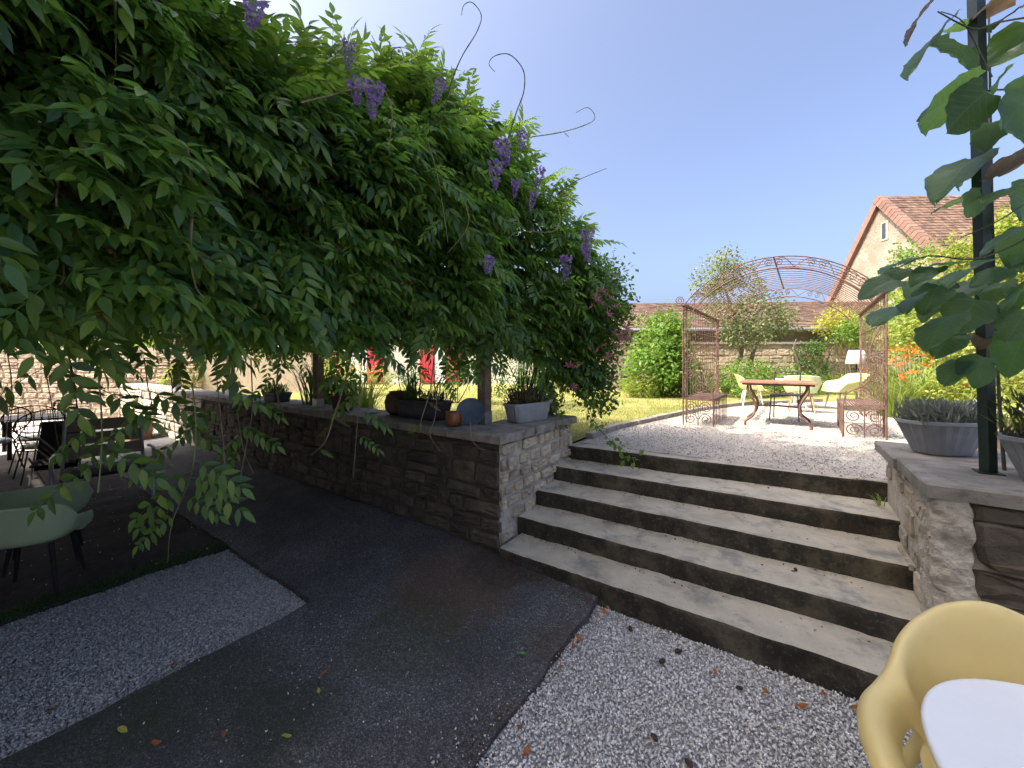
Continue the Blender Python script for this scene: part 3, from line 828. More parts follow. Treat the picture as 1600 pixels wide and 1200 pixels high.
# white house with red shutters, seen beneath the pergola
rh = thing('white_house', 'white house with bright red shutters glimpsed through the pergola posts', 'house', W(-4, 17, TOP))
b = MB(); cbox(b, -11, .2, 17, 24, .7, 4.4); obj('wall', b.mesh('wall', M['white_plaster']), rh, world=True)
b = MB(); b.add([tuple(W(*p)) for p in ((-11.3, 16.7, 4.3), (.5, 16.7, 4.3), (.5, 20.5, 6.6), (-11.3, 20.5, 6.6), (-11.3, 24.3, 4.3), (.5, 24.3, 4.3))], [(0, 1, 2, 3), (3, 2, 5, 4), (0, 3, 4), (1, 5, 2), (0, 4, 5, 1)])
obj('roof', b.mesh('roof', M['roof_tile']), rh, world=True)
for l0 in (-3.97, -2.85, -8.0, -6.2):
    b = MB(); cbox(b, l0, l0 + .62, 16.90, 16.97, .95, 2.95); s = obj('shutter', b.mesh('shutter', M['red_paint']), rh, world=True)
    b = MB()
    for k in range(5): cbox(b, l0 + .04 + .115 * k, l0 + .135 + .115 * k, 16.88, 16.899, 1.0, 2.9)
    obj('board', b.mesh('board', M['red_paint']), s, world=True)
for l0 in (-3.33, -7.36):
    b = MB(); cbox(b, l0, l0 + .46 if l0 > -5 else l0 + 1.1, 16.93, 16.98, .95, 2.95); s = obj('door', b.mesh('door', M['white_plastic']), rh, world=True)
# ------------------------------------------------------------------ pergola
pg = thing('pergola', 'timber pergola with reed mat roof carrying the wisteria along the retaining wall', 'pergola', (-2.7, 3.3, CT))
def post(x, y, z0, z1, r=.055, lean=0):
    b = MB(); b.obox((x, y, (z0 + z1) / 2), (r, 0, 0), (0, r, 0), (0, 0, (z1 - z0) / 2))
    o = obj('post', b.mesh('post', M['post_wood']), pg, world=True)
    b = MB(); b.box(x - r - .004, x + r + .004, y - r - .004, y + r + .004, z0 + .001, z0 + .13)
    obj('post_shoe', b.mesh('post_shoe', M['grey_metal']), o, loc=(0, 0, 0))
for x, y in ((-2.74, 3.40), (-5.72, 3.16), (-8.9, 3.16), (-12.0, 3.16)): post(x, y, CT, 2.42)
for x in (-2.74, -5.72, -8.9, -12.0): post(x, -1.09, -.05, 2.42)
b = MB(); b.box(-12.2, -2.55, 3.20, 3.32, 2.42, 2.56); obj('beam', b.mesh('beam', M['wood']), pg, world=True)
b = MB(); b.box(-12.2, -2.55, -1.14, -1.04, 2.42, 2.56); obj('beam', b.mesh('beam', M['wood']), pg, world=True)
for k in range(13):
    x = -12.0 + k * .775
    b = MB(); b.box(x - .035, x + .035, -1.1, 3.6, 2.562, 2.68); obj('rafter', b.mesh('rafter', M['wood']), pg, world=True)
sl = None
for k in range(68):                            # split reeds laid along the pergola
    y = -1.0 + k * .067
    b = MB(); b.tube([(-12.1, y, 2.70), (-7, y + random.uniform(-.015, .015), 2.70 + random.uniform(-.012, .012)), (-2.95 - random.uniform(0, .12), y, 2.70)], random.uniform(.022, .033), 5)
    obj('reed_slat', b.mesh('reed_slat', M['reed']), pg, world=True)

# ------------------------------------------------------------------ wisteria
def leaflet(L, w, fold=.25, droop=.15, hi=True):
    if hi:
        st = ((0, 0), (.12, .27), (.36, .49), (.63, .40), (.85, .19), (1, 0))
        V, ci, si = [], [], []
        for t, h in st:
            z = -droop * t ** 1.6 * L
            ci.append(len(V)); V.append((t * L, 0, z))
            if h:
                si.append(len(V)); up = fold * h * w
                V.append((t * L * .97, h * w, z + up)); V.append((t * L * .97, -h * w, z + up))
        F = [(ci[0], ci[1], si[0]), (ci[0], si[0] + 1, ci[1])]
        for i in range(len(si) - 1):
            c0, c1, s0, s1 = ci[i + 1], ci[i + 2], si[i], si[i + 1]
            F += [(c0, c1, s1), (c0, s1, s0), (c0, s0 + 1, s1 + 1), (c0, s1 + 1, c1)]
        F += [(ci[-2], ci[-1], si[-1]), (ci[-2], si[-1] + 1, ci[-1])]
    else:
        V = [(0, 0, 0), (.45 * L, .45 * w, .1 * w), (L, 0, -droop * L), (.45 * L, -.45 * w, .1 * w)]
        F = [(0, 1, 2), (0, 2, 3)]
    return np.array(V), np.array(F)
def compound(L, pairs, ll, lw, seed, hi=True, stem=True):
    r = random.Random(seed); parts = []
    def at(t): return np.array((L * t, .03 * L * math.sin(t * 3 + seed), -.22 * L * t * t))
    for i in range(pairs):
        t = .20 + .72 * i / max(1, pairs - 1)
        sz = (.75 + .35 * math.sin(PI * (i + .8) / (pairs + .6)))
        for s in (-1, 1):
            LV_, LF = leaflet(ll * sz * r.uniform(.85, 1.12), lw * sz * r.uniform(.85, 1.1), r.uniform(.1, .45), r.uniform(.05, .3), hi)
            yaw = s * math.radians(r.uniform(46, 68) - 14 * t); pitch = math.radians(r.uniform(5, 35)); roll = r.uniform(-.35, .35)
            R = np.array(Matrix.Rotation(yaw, 3, 'Z') @ Matrix.Rotation(pitch, 3, 'Y') @ Matrix.Rotation(roll, 3, 'X'))
            parts.append((LV_ @ R.T + at(t), LF))
    LV_, LF = leaflet(ll * 1.05, lw, .3, .3, hi)
    R = np.array(Matrix.Rotation(math.radians(25), 3, 'Y')); parts.append((LV_ @ R.T + at(1), LF))
    if stem:
        V, F = [], []
        for i in range(5):
            p = at(i / 4); w = .0022 * (1 - .12 * i)
            V += [p + (0, w, 0), p + (0, -w, .0), p + (0, 0, -1.6 * w)]
        for i in range(4):
            for j in range(3):
                a, c = i * 3 + j, i * 3 + (j + 1) % 3
                F += [(a, c, c + 3), (a, c + 3, a + 3)]
        parts.append((np.array(V), np.array(F)))
    return join(parts)
LEAF_HI = [compound(.29 + .02 * k, 5 + k % 2, .098, .037, k) for k in range(4)]
LEAF_LO = [compound(.28, 4, .11, .05, 20 + k, False, False) for k in range(3)]
LEAF_YOUNG = compound(.15, 7, .045, .016, 31)
LEAF_ME = [np_mesh('leaf', v, f, M['leaf']) for v, f in LEAF_HI]
YOUNG_ME = np_mesh('young_leaf', *LEAF_YOUNG, M['leaf_young'])
BRONZE_ME = np_mesh('young_leaf', *LEAF_YOUNG, M['leaf_bronze'])

TOPLINE = [(-1.5, 4.3), (-.2, 4.4), (.5, 4.30), (.85, 4.02), (1.15, 3.80), (1.4, 3.84), (1.7, 4.02), (1.95, 4.20), (2.4, 4.42), (2.9, 4.62), (3.25, 4.60), (3.55, 4.40), (3.9, 3.95), (4.4, 3.3), (4.8, 2.6)]
BOTLINE = [(-1.5, 2.05), (0, 2.04), (1.0, 2.10), (2.0, 2.16), (2.8, 2.26), (3.4, 2.25), (3.9, 1.95), (4.4, 1.6), (4.8, 1.65)]
def face_u(v, f):
    """u of the wisteria's outer face at v, f = 0 at the bottom fringe and 1 at the crest."""
    bulge = .10 * math.sin(2.6 * v + 4 * f) + .07 * math.sin(5.7 * v - 7 * f + 1)
    s = -2.42 + bulge + .50 * smooth(3.3, 4.3, v) - .30 * smooth(4.3, 4.9, v) * 2
    s += .10 * math.sin(PI * f) - .75 * max(0.0, (f - .72) / .28) ** 2
    return s
wis = thing('wisteria', 'huge dark green wisteria hanging over the pergola, a few purple flowers and curling shoots', 'climbing plant', (-2.75, 3.55, CT))
b = MB(); pts = [(-2.85, 3.62, CT - .3), (-2.9, 3.55, 1.7), (-2.78, 3.5, 2.2), (-2.9, 3.3, 2.6), (-3.3, 2.6, 2.85), (-4.2, 1.6, 2.9), (-6.0, .9, 2.95)]
b.tube(pts, [.055, .05, .05, .045, .04, .035, .02], 8); b.tube([(-2.8, 3.4, 2.5), (-2.7, 2.4, 2.9), (-2.75, 1.2, 2.95), (-2.8, 0, 2.9)], [.04, .035, .03, .02], 7)
obj('trunk', b.mesh('trunk', M['bark'], True), wis, world=True)

pos, xd, zd, near, crest = [], [], [], [], []
R_ = random.Random(5)
def put(p, x, z, lead, cr=False):
    crest.append(cr); pos.append(p); xd.append(x); zd.append(z); near.append(lead)
def clump(v, f): return mnoise.noise(Vector((v * 2.6, f * 6.5, 1.7)))
for i in range(5200):                          # outer face, in tiers that overlap like shingles
    v = R_.uniform(-.9, 4.85); f = R_.random() ** .9
    deep = abs(R_.gauss(0, .16)) if R_.random() < .8 else R_.uniform(.1, .5)
    z = lerp(interp(v, BOTLINE), interp(v, TOPLINE), f)
    cl = clump(v, f)
    if cl < -.08 and deep < .25: deep += .26
    u = face_u(v, f) - deep + .10 * max(0, cl)
    out = Vector((1, .15 + .9 * smooth(4.0, 4.8, v), .9 * smooth(.7, 1, f))).normalized()
    x = out * R_.uniform(.35, 1.0) + Vector((0, R_.gauss(.35, .5), R_.uniform(-.6, .15) + .9 * smooth(.8, 1, f)))
    zz = Vector((.40, .0, 1)) + Vector((R_.gauss(0, .4), R_.gauss(0, .4), R_.gauss(0, .25)))
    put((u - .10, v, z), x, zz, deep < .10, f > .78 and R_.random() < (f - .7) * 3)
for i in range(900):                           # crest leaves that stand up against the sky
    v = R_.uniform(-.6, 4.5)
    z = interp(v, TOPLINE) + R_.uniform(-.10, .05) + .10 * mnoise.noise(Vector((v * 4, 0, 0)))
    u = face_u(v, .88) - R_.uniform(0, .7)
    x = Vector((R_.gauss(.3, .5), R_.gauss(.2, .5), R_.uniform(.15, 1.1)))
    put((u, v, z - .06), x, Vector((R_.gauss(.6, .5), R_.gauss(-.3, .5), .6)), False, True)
for i in range(900):                           # fringe hanging below the mat along the wall side and under the roof
    u = -2.6 - 7.0 * R_.random() ** 1.3; v = R_.uniform(2.8, 3.75) if R_.random() < .55 else R_.uniform(-.7, 3.4)
    if R_.random() < .3: u = R_.uniform(-2.9, -2.35)
    z = 2.66 - (.46 if R_.random() < .85 else .85) * R_.random()
    x = Vector((R_.gauss(.1, .5), R_.gauss(0, .5), R_.uniform(-1, -.15)))
    put((u, v, z), x, Vector((.8, -.3, .6)) + Vector((R_.gauss(0, .4), R_.gauss(0, .4), 0)), False)
pos = np.array([tuple(p) for p in pos]); xd = np.array([tuple(p) for p in xd]); zd = np.array([tuple(p) for p in zd]); near = np.array(near); crest = np.array(crest)
Rm = frames(xd, zd)
px, py, dep = project(pos)
inview = (px > -60) & (px < 1660) & (py > -60) & (py < 1260) & (dep > .5)
score = np.where(inview & near, dep, 99)
own = np.argsort(score)[:300]
own = own[score[own] < 90]
mask = np.zeros(len(pos), bool); mask[own] = True
for q, i in enumerate(own):
    mt = Matrix([list(Rm[i][r]) for r in range(3)]).to_euler()
    s = R_.uniform(.72, 1.22)
    me_ = LEAF_ME[q % 4] if q % 11 else (YOUNG_ME if q % 2 else BRONZE_ME)
    obj('leaf', me_, wis, loc=Vector(pos[i]) - wis.location, rot=mt, scale=(s, s, s))
for nm_, key_, pick in (('foliage', 'leaf', ~mask & ~crest), ('crest_foliage', 'leaf_crest_lit', ~mask & crest)):
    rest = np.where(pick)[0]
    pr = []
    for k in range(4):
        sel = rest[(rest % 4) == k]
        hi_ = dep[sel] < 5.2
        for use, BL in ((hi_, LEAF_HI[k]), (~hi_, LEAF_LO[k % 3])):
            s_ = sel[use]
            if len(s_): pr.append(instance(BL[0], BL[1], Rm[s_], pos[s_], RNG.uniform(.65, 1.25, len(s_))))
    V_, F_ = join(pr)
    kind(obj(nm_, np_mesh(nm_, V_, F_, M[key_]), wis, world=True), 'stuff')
# the inside and the flat top of the plant
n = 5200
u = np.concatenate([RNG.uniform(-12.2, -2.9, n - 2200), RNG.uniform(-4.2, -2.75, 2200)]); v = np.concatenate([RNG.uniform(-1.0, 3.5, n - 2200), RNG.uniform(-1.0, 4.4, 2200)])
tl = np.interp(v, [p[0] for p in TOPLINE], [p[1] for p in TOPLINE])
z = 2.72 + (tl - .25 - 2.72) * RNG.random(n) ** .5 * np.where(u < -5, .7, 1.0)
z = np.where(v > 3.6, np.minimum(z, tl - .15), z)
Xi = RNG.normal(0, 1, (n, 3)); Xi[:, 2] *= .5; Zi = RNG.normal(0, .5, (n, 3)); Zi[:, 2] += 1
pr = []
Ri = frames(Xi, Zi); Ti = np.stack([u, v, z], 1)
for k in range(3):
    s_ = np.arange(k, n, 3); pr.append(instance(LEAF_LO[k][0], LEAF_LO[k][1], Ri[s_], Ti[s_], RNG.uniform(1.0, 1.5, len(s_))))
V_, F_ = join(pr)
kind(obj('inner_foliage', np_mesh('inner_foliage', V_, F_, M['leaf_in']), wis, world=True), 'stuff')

def curve3(pts, k=5):                          # Catmull-Rom through 3D points
    pts = [Vector(p) for p in pts]; out = []
    for i in range(len(pts) - 1):
        p0, p1, p2, p3 = pts[max(i - 1, 0)], pts[i], pts[i + 1], pts[min(i + 2, len(pts) - 1)]
        for j in range(k):
            t = j / k
            out.append(.5 * ((2 * p1) + (p2 - p0) * t + (2 * p0 - 5 * p1 + 4 * p2 - p3) * t * t + (3 * p1 - p0 - 3 * p2 + p3) * t ** 3))
    out.append(pts[-1]); return out
def shoot(pix, d, r0, mat, leaves=(), d2=None, young=(), bend=.12):
    k = len(pix)
    pts = [PD(x, y, lerp(d, d2 if d2 else d, i / max(1, k - 1)) + bend * math.sin(i * 1.9 + x)) for i, (x, y) in enumerate(pix)]
    c = curve3(pts, 5); b = MB()
    b.tube(c, [lerp(r0, r0 * .45, i / (len(c) - 1)) * (1 + .25 * (i % 4 == 0)) for i in range(len(c))], 5)
    so = obj('shoot', b.mesh('shoot', M[mat]), wis, world=True)
    for group, me_ in ((leaves, None), (young, 'y')):
        for (t, s, side) in group:
            p = c[min(len(c) - 1, int(t * (len(c) - 1)))]
            X = Vector((.45, .25 * side, -.55)) + LAT * side * .7
            if me_ == 'y': X = LAT * side + Vector((0, 0, -.5))
            Z = Vector((.75, -.35, .75))
            Rr = frames(np.array([tuple(X)]), np.array([tuple(Z)]))[0]
            m_ = LEAF_ME[int(t * 97) % 4] if me_ is None else (BRONZE_ME if int(t * 31) % 2 else YOUNG_ME)
            obj('leaf', m_, so, loc=p - wloc(so), rot=Matrix([list(Rr[q]) for q in range(3)]).to_euler(), scale=(s, s, s))
shoot([(95, 425), (130, 480), (150, 560), (158, 640), (159, 700), (153, 770)], 2.0, .0055, 'green_stem', ((.55, .95, 1), (.83, 1.0, 1), (.85, .95, -1), (.66, .8, -1)))
shoot([(292, 230), (301, 300), (298, 390), (305, 445), (318, 464)], 1.75, .0055, 'vine_stem', (), None, ((.45, .9, -1), (.5, .9, 1), (.2, .8, 1)))
shoot([(62, 190), (68, 215), (92, 275), (88, 310), (95, 370), (100, 430), (92, 445)], 1.6, .004, 'vine_stem')
shoot([(180, 0), (181, 60), (180, 115), (168, 158)], 1.7, .004, 'vine_stem')
shoot([(440, 470), (436, 560), (432, 610), (440, 640), (446, 660)], 3.4, .0075, 'vine_stem', ((.35, .8, -1),))
shoot([(436, 610), (432, 640), (424, 685)], 3.38, .004, 'vine_stem')
shoot([(552, 540), (538, 600), (522, 650), (508, 690), (486, 711)], 3.3, .0075, 'vine_stem', ((.1, .9, -1),), None, ((.62, .9, -1), (.5, .8, 1), (.85, .7, 1)))
shoot([(565, 560), (560, 640), (556, 690), (552, 748)], 3.3, .0045, 'vine_stem', ((.35, .9, 1), (.25, .9, -1), (.6, .7, 1)))
shoot([(678, 560), (672, 610), (660, 650), (654, 676)], 3.5, .0065, 'vine_stem', (), None, ((.5, .8, 1), (.85, .8, -1), (.9, .7, 1)))
shoot([(684, 600), (680, 650), (672, 680), (688, 705)], 3.5, .004, 'vine_stem')
shoot([(735, 660), (737, 685), (748, 700), (757, 702)], 3.4, .0035, 'vine_stem')
shoot([(392, 560), (394, 640), (384, 700), (376, 745)], 3.0, .005, 'vine_stem', ((.3, .8, 1), (.5, .85, -1)))
shoot([(370, 640), (380, 700), (396, 740)], 3.0, .004, 'vine_stem', ((.2, .9, 1), (.5, .8, -1)))
shoot([(300, 600), (306, 660), (303, 720), (290, 765), (268, 820), (262, 880)], 2.3, .004, 'green_stem', ((.42, 1.0, 1), (.44, 1.0, -1), (.52, 1.05, 1), (.56, .9, -1), (.66, .8, 1), (.72, .75, -1), (.5, .8, 1)))
shoot([(335, 560), (345, 650), (352, 740), (353, 800)], 2.35, .003, 'vine_stem', ((.15, .9, 1), (.3, .9, -1)))
shoot([(10, 545), (18, 600), (12, 660), (8, 690)], 2.2, .003, 'vine_stem')
shoot([(62, 540), (75, 600), (85, 660), (95, 720)], 2.3, .0035, 'dark_stem', ((.2, 1.05, -1), (.25, 1.0, 1), (.5, .5, 1)))
shoot([(100, 520), (116, 600), (122, 660), (124, 720)], 2.4, .005, 'dark_stem', ((.05, 1.0, 1),))
shoot([(225, 560), (232, 610), (240, 640)], 2.2, .003, 'dark_stem', ((.5, 1.0, 1), (.9, 1.0, -1)))
shoot([(268, 590), (272, 660), (276, 700)], 2.6, .003, 'dark_stem', ((.2, .9, -1), (.5, .9, 1), (.8, .9, -1)))
# tendrils against the sky
shoot([(690, 190), (705, 130), (722, 88), (745, 50), (752, 24), (738, 4), (725, 8), (721, 24)], 3.1, .005, 'dark_stem', (), None, ((.16, .5, 1), (.2, .5, -1)), 0)
shoot([(790, 230), (806, 178), (818, 145), (819, 115), (808, 95), (792, 84), (772, 88), (764, 100), (773, 112)], 3.3, .0055, 'dark_stem', (), None, (), 0)
shoot([(830, 214), (880, 206), (922, 192), (929, 180), (918, 168), (900, 176)], 3.6, .005, 'green_stem', (), None, ((.2, .4, 1),), 0)
shoot([(874, 300), (902, 282), (948, 263)], 3.8, .005, 'dark_stem', (), None, ((.1, .6, 1), (.25, .6, -1)), 0)
shoot([(545, 100), (530, 80), (508, 78), (492, 90)], 2.5, .003, 'green_stem', (), None, (), 0)
shoot([(612, 92), (614, 78), (630, 74), (648, 86), (660, 108)], 2.6, .003, 'dark_stem', (), None, (), 0)
shoot([(470, 160), (520, 148), (560, 138), (595, 136), (612, 170), (610, 215), (604, 232)], 2.3, .004, 'vine_stem', (), None, (), .05)
shoot([(665, 210), (680, 260), (690, 310), (700, 380)], 2.7, .004, 'green_stem', ((.5, .8, 1), (.8, .7, -1)))
shoot([(720, 300), (732, 350), (700, 395)], 2.9, .004, 'vine_stem')
shoot([(870, 318), (875, 345), (862, 362), (810, 362), (795, 378), (815, 398)], 3.4, .005, 'green_stem', (), None, (), .03)
shoot([(940, 470), (965, 473), (995, 477)], 5.0, .004, 'vine_stem', (), None, (), 0)

def raceme(seed, L=.16):
    r = random.Random(seed); V, F = [], []
    for i in range(120):
        t = r.random(); rad = .040 * (1 - t) ** .7 + .006; a = r.uniform(0, 2 * PI)
        c = Vector((rad * math.cos(a), rad * math.sin(a), -L * t)); s = .0125 * (1.15 - .6 * t)
        n_ = Vector((r.gauss(0, 1), r.gauss(0, 1), r.gauss(0, 1))).normalized(); x = n_.orthogonal().normalized(); y = n_.cross(x)
        o = len(V)
        V += [tuple(c + x * s), tuple(c + y * s + n_ * s * .4), tuple(c - x * s), tuple(c - y * s + n_ * s * .4)]
        F += [(o, o + 1, o + 2), (o, o + 2, o + 3)]
    return np_mesh('flower_cluster', np.array(V), np.array(F), M['purple'])
RAC = [raceme(k, .13 + .03 * k) for k in range(3)]
for k, (x, y, d, s) in enumerate([(552, 122, 2.35, 1), (585, 128, 2.4, 1.2), (546, 66, 2.5, .8), (785, 222, 3.15, 1.3), (775, 255, 3.1, 1.2), (845, 262, 3.7, 1), (918, 360, 3.9, 1.35), (914, 385, 3.9, 1),
                                  (885, 400, 3.6, 1.1), (767, 402, 2.95, .9), (818, 205, 3.4, .9), (690, 128, 2.7, .8), (400, -6, 1.75, 1), (806, 280, 3.2, .8), (835, 300, 3.5, .8)]):
    obj('flower_cluster', RAC[k % 3], wis, loc=PD(x, y, d) - wis.location, rot=(R_.uniform(-.3, .3), R_.uniform(-.3, .3), k), scale=(s * 1.0, s * 1.0, s * 1.1))

# ------------------------------------------------------------------ leaf clouds for shrubs and trees
LEAF6 = (np.array([(0, 0, 0), (.4, .30, .07), (.75, .22, .02), (1, 0, -.12), (.75, -.22, .02), (.4, -.30, .07), (.5, 0, -.02)]),
         np.array([(0, 6, 1), (1, 6, 2), (2, 6, 3), (3, 6, 4), (4, 6, 5), (5, 6, 0)]))
LEAF4 = (np.array([(0, 0, 0), (.5, .32, .08), (1, 0, -.08), (.5, -.32, .08)]), np.array([(0, 1, 2), (0, 2, 3)]))
def cloud(blobs, n, size, seed, shape=LEAF4, fill=.55, gap=.35, nf=2.2, tip=0.0):
    """Leaf faces gathered on twigs through uneven ellipsoids; noise opens gaps and lifts clumps."""
    g = np.random.default_rng(seed)
    w = np.array([b_[3] * b_[4] + b_[4] * b_[5] + b_[3] * b_[5] for b_ in blobs]); w = w / w.sum()
    tw = max(8, n // 9); which = g.choice(len(blobs), tw * 2, p=w)
    B = np.array(blobs)[which]
    D = g.normal(0, 1, (tw * 2, 3)); D /= np.linalg.norm(D, axis=1, keepdims=True)
    rad = fill + (1 - fill) * g.random(tw * 2) ** .6
    nz = np.array([mnoise.noise(Vector((d_[0] * nf + b_[0] * 3, d_[1] * nf + b_[1] * 3, d_[2] * nf + b_[2] * 3))) for d_, b_ in zip(D, B)])
    rad = rad * (1 + .35 * nz)
    C = B[:, :3] + D * B[:, 3:6] * rad[:, None]
    keep = nz > -gap
    C, D = C[keep][:tw], D[keep][:tw]
    idx = g.integers(0, len(C), n)
    T = C[idx] + g.normal(0, size * 1.1, (n, 3))
    X = D[idx] * .8 + g.normal(0, .7, (n, 3)); X[:, 2] -= .15 - tip
    Z = D[idx] * .6 + g.normal(0, .45, (n, 3)); Z[:, 2] += .7
    return instance(shape[0], shape[1], frames(X, Z), T, size * g.uniform(.6, 1.25, n))
def plant(name, label, cat, base, blobs, n, size, mat, seed, stems=None, smat='bark', shape=LEAF4, group=None, crown='foliage', fill=.55, gap=.35, tip=0.0, flowers=()):
    t = thing(name, label, cat, base, group=group)
    V, F = cloud(blobs, n, size, seed, shape, fill, gap, tip=tip)
    obj(crown, np_mesh(crown, V, F, M[mat]), t, world=True)
    b = MB()
    if stems is None:
        stems = [([base, Vector(base).lerp(Vector(bl[:3]), .6) + Vector((0, 0, -.1)), Vector(bl[:3])], .012 + .01 * bl[3]) for bl in blobs]
    for pts, r in stems: b.tube(curve3(pts, 4), [lerp(r, r * .35, i / (4 * (len(pts) - 1))) for i in range(4 * (len(pts) - 1) + 1)], 6)
    obj('trunk' if cat == 'tree' else 'stem', b.mesh('stem', M[smat], True), t, world=True)
    return t
def blob(px, py, d, rp, h=1.0, dz=1.0): # pixel blob -> ellipsoid of radius rp pixels at depth d
    c = PD(px, py, d); r = rp / FOC * d
    return (c.x, c.y, c.z, r, r * dz, r * h)
FLW = {}
def flower_me(key, s=.05, petals=6):
    if key in FLW: return FLW[key]
    V, F = [(0, 0, 0)], []
    for i in range(petals):
        a = 2 * PI * i / petals; o = len(V)
        for (r_, da, z_) in ((.55, -.28, .25), (1, 0, .42), (.55, .28, .25)):
            V.append((s * r_ * math.cos(a + da), s * r_ * math.sin(a + da), s * z_))
        F += [(0, o, o + 1), (0, o + 1, o + 2)]
    FLW[key] = np_mesh('flower', np.array(V), np.array(F), M[key]); return FLW[key]
def blooms(t, key, spots, s=1.0):
    r = random.Random(len(spots) * 3 + 1)
    for (x, y, d) in spots:
        k = s * r.uniform(.75, 1.25)
        obj('flower', flower_me(key), t, loc=PD(x, y, d) - wloc(t), rot=(r.uniform(.2, 1.3), r.uniform(-.8, .8), r.uniform(0, 6)), scale=(k, k, k))
def gp(px, d, z=TOP): # ground point under a pixel column
    return W((px - 800) / FOC * d, d, z)

# --- along the garden wall
plant('hazel_bush', 'tall bright green bush between the house wall and the iron arbor', 'bush', gp(1035, 11.4),
      [blob(1035, 545, 11.4, 40, 1.1), blob(1020, 580, 11.2, 42, .9), blob(1045, 515, 11.4, 26, .9), blob(1055, 575, 11.3, 36, 1.0)], 6500, .12, 'bush', 41, smat='bark', shape=LEAF6)
plant('low_bush', 'low round yellow green bush at the foot of the garden wall', 'bush', gp(1005, 10.9),
      [blob(1005, 602, 10.9, 24, .8), blob(985, 606, 11, 14, .8)], 1500, .06, 'bush_yellow', 42)
qt = plant('quince_tree', 'old leaning fruit tree with grey green leaves behind the iron arbor', 'tree', gp(1146, 12.2),
      [blob(1150, 455, 12, 40, .8), blob(1120, 430, 12, 32, .8), blob(1190, 490, 12, 42, .75), blob(1165, 520, 11.8, 36, .6), blob(1215, 505, 12.2, 30, .7), blob(1100, 450, 12, 20, .8),
       blob(1136, 405, 12, 14, 1.5), blob(1128, 490, 11.8, 26, .7), blob(1160, 425, 12, 20, .9)], 7800, .085, 'olive', 43,
      [([gp(1132, 12.2), PD(1150, 570, 12.1), PD(1158, 550, 12), PD(1150, 490, 12)], .11), ([gp(1150, 12.2), PD(1170, 575, 12.1), PD(1178, 548, 12), PD(1200, 500, 12)], .10),
       ([PD(1158, 552, 12), PD(1165, 520, 12), PD(1190, 480, 12)], .07), ([PD(1152, 500, 12), PD(1130, 440, 12), PD(1137, 385, 12)], .05)], crown='crown', gap=.2)
plant('espalier_shrub', 'blue green climbing shrub trained flat against the garden wall above the white table', 'climbing plant', gp(1265, 13.5),
      [blob(1262, 555, 13.45, 18, 1.2, .3), blob(1280, 580, 13.45, 16, .9, .3), blob(1250, 590, 13.4, 14, .7, .3), blob(1272, 545, 13.45, 14, .8, .3)], 1700, .075, 'bush_dark', 44,
      [([gp(1243, 13.6), PD(1250, 575, 13.5), PD(1240, 548, 13.5), PD(1244, 530, 13.5)], .05), ([gp(1300, 13.6), PD(1290, 580, 13.5), PD(1300, 545, 13.5), PD(1320, 530, 13.5)], .045)])
plant('golden_climber', 'climber with golden yellow leaves on the wall below the gable', 'climbing plant', gp(1320, 13.2),
      [blob(1300, 497, 13.2, 16, 1.0), blob(1325, 500, 13.2, 22, .9), blob(1285, 512, 13.2, 10, .7), blob(1340, 525, 13.2, 18, .7)], 1700, .09, 'golden', 45)
plant('wall_climber', 'green climber over the wall top behind the right arbor post', 'climbing plant', gp(1335, 12.6),
      [blob(1320, 520, 12.8, 22, .8), blob(1350, 515, 12.6, 24, .9), blob(1372, 545, 12.4, 24, 1)], 2100, .085, 'bush', 46)
plant('bare_climber', 'thin climber with bare branches spread on the pale wall left of the bright bush', 'climbing plant', gp(965, 13.4),
      [blob(985, 535, 13.3, 16, .6, .3), blob(1000, 500, 13.3, 12, .6, .3), blob(955, 530, 13.3, 12, .6, .3), blob(975, 600, 13.2, 12, .4)], 650, .08, 'olive', 47,
      [([gp(968, 13.5), PD(972, 590, 13.5), PD(965, 560, 13.5), PD(985, 530, 13.5)], .035), ([gp(955, 13.5), PD(945, 580, 13.5), PD(950, 545, 13.5)], .03), ([PD(968, 590, 13.5), PD(1000, 560, 13.5), PD(1010, 510, 13.5)], .03)])
fb = plant('flower_bed', 'mixed flower bed in front of the garden wall with yellow and red flowers', 'flower bed', gp(1180, 11),
      [blob(1118, 596, 11.2, 20, .9), blob(1145, 590, 11, 22, 1), blob(1170, 584, 11.4, 24, 1), blob(1195, 594, 11, 22, .9), blob(1222, 590, 11.4, 22, 1), blob(1160, 612, 10.4, 12, .7), blob(1245, 600, 11.5, 18, .9), blob(1275, 600, 12, 16, .9), blob(1310, 600, 12, 18, .9)], 5600, .075, 'bush', 48)
blooms(fb, 'yellow_flower', [(1187, 613, 10.8), (1194, 616, 10.7), (1200, 612, 10.8), (1183, 618, 10.6), (1175, 600, 11)], 1.6)
blooms(fb, 'red_flower', [(1181, 579, 11), (1139, 590, 11), (1208, 588, 11)], 1.8)

def straps(n, base, spread, h, w, seed, arch=.6):
    g = random.Random(seed); V, F = [], []
    for i in range(n):
        a = g.uniform(0, 2 * PI); r0 = spread * .35 * g.random() ** .5
        bx, by = base[0] + r0 * math.cos(a), base[1] + r0 * math.sin(a)
        a += g.gauss(0, .5); hh = h * g.uniform(.6, 1.1); reach = spread * g.uniform(.3, 1.0); ww = w * g.uniform(.6, 1.1)
        o = len(V); s = Vector((-math.sin(a), math.cos(a), 0))
        for k in range(6):
            t = k / 5
            p = Vector((bx + math.cos(a) * reach * t ** 1.4, by + math.sin(a) * reach * t ** 1.4, base[2] + hh * (t * (1 + arch) - arch * t ** 2.6 * 1.15)))
            q = ww * (1 - t ** 2 * .9)
            V += [tuple(p - s * q), tuple(p + s * q)]
        for k in range(5):
            c = o + 2 * k; F += [(c, c + 1, c + 3), (c, c + 3, c + 2)]
    return np.array(V), np.array(F)
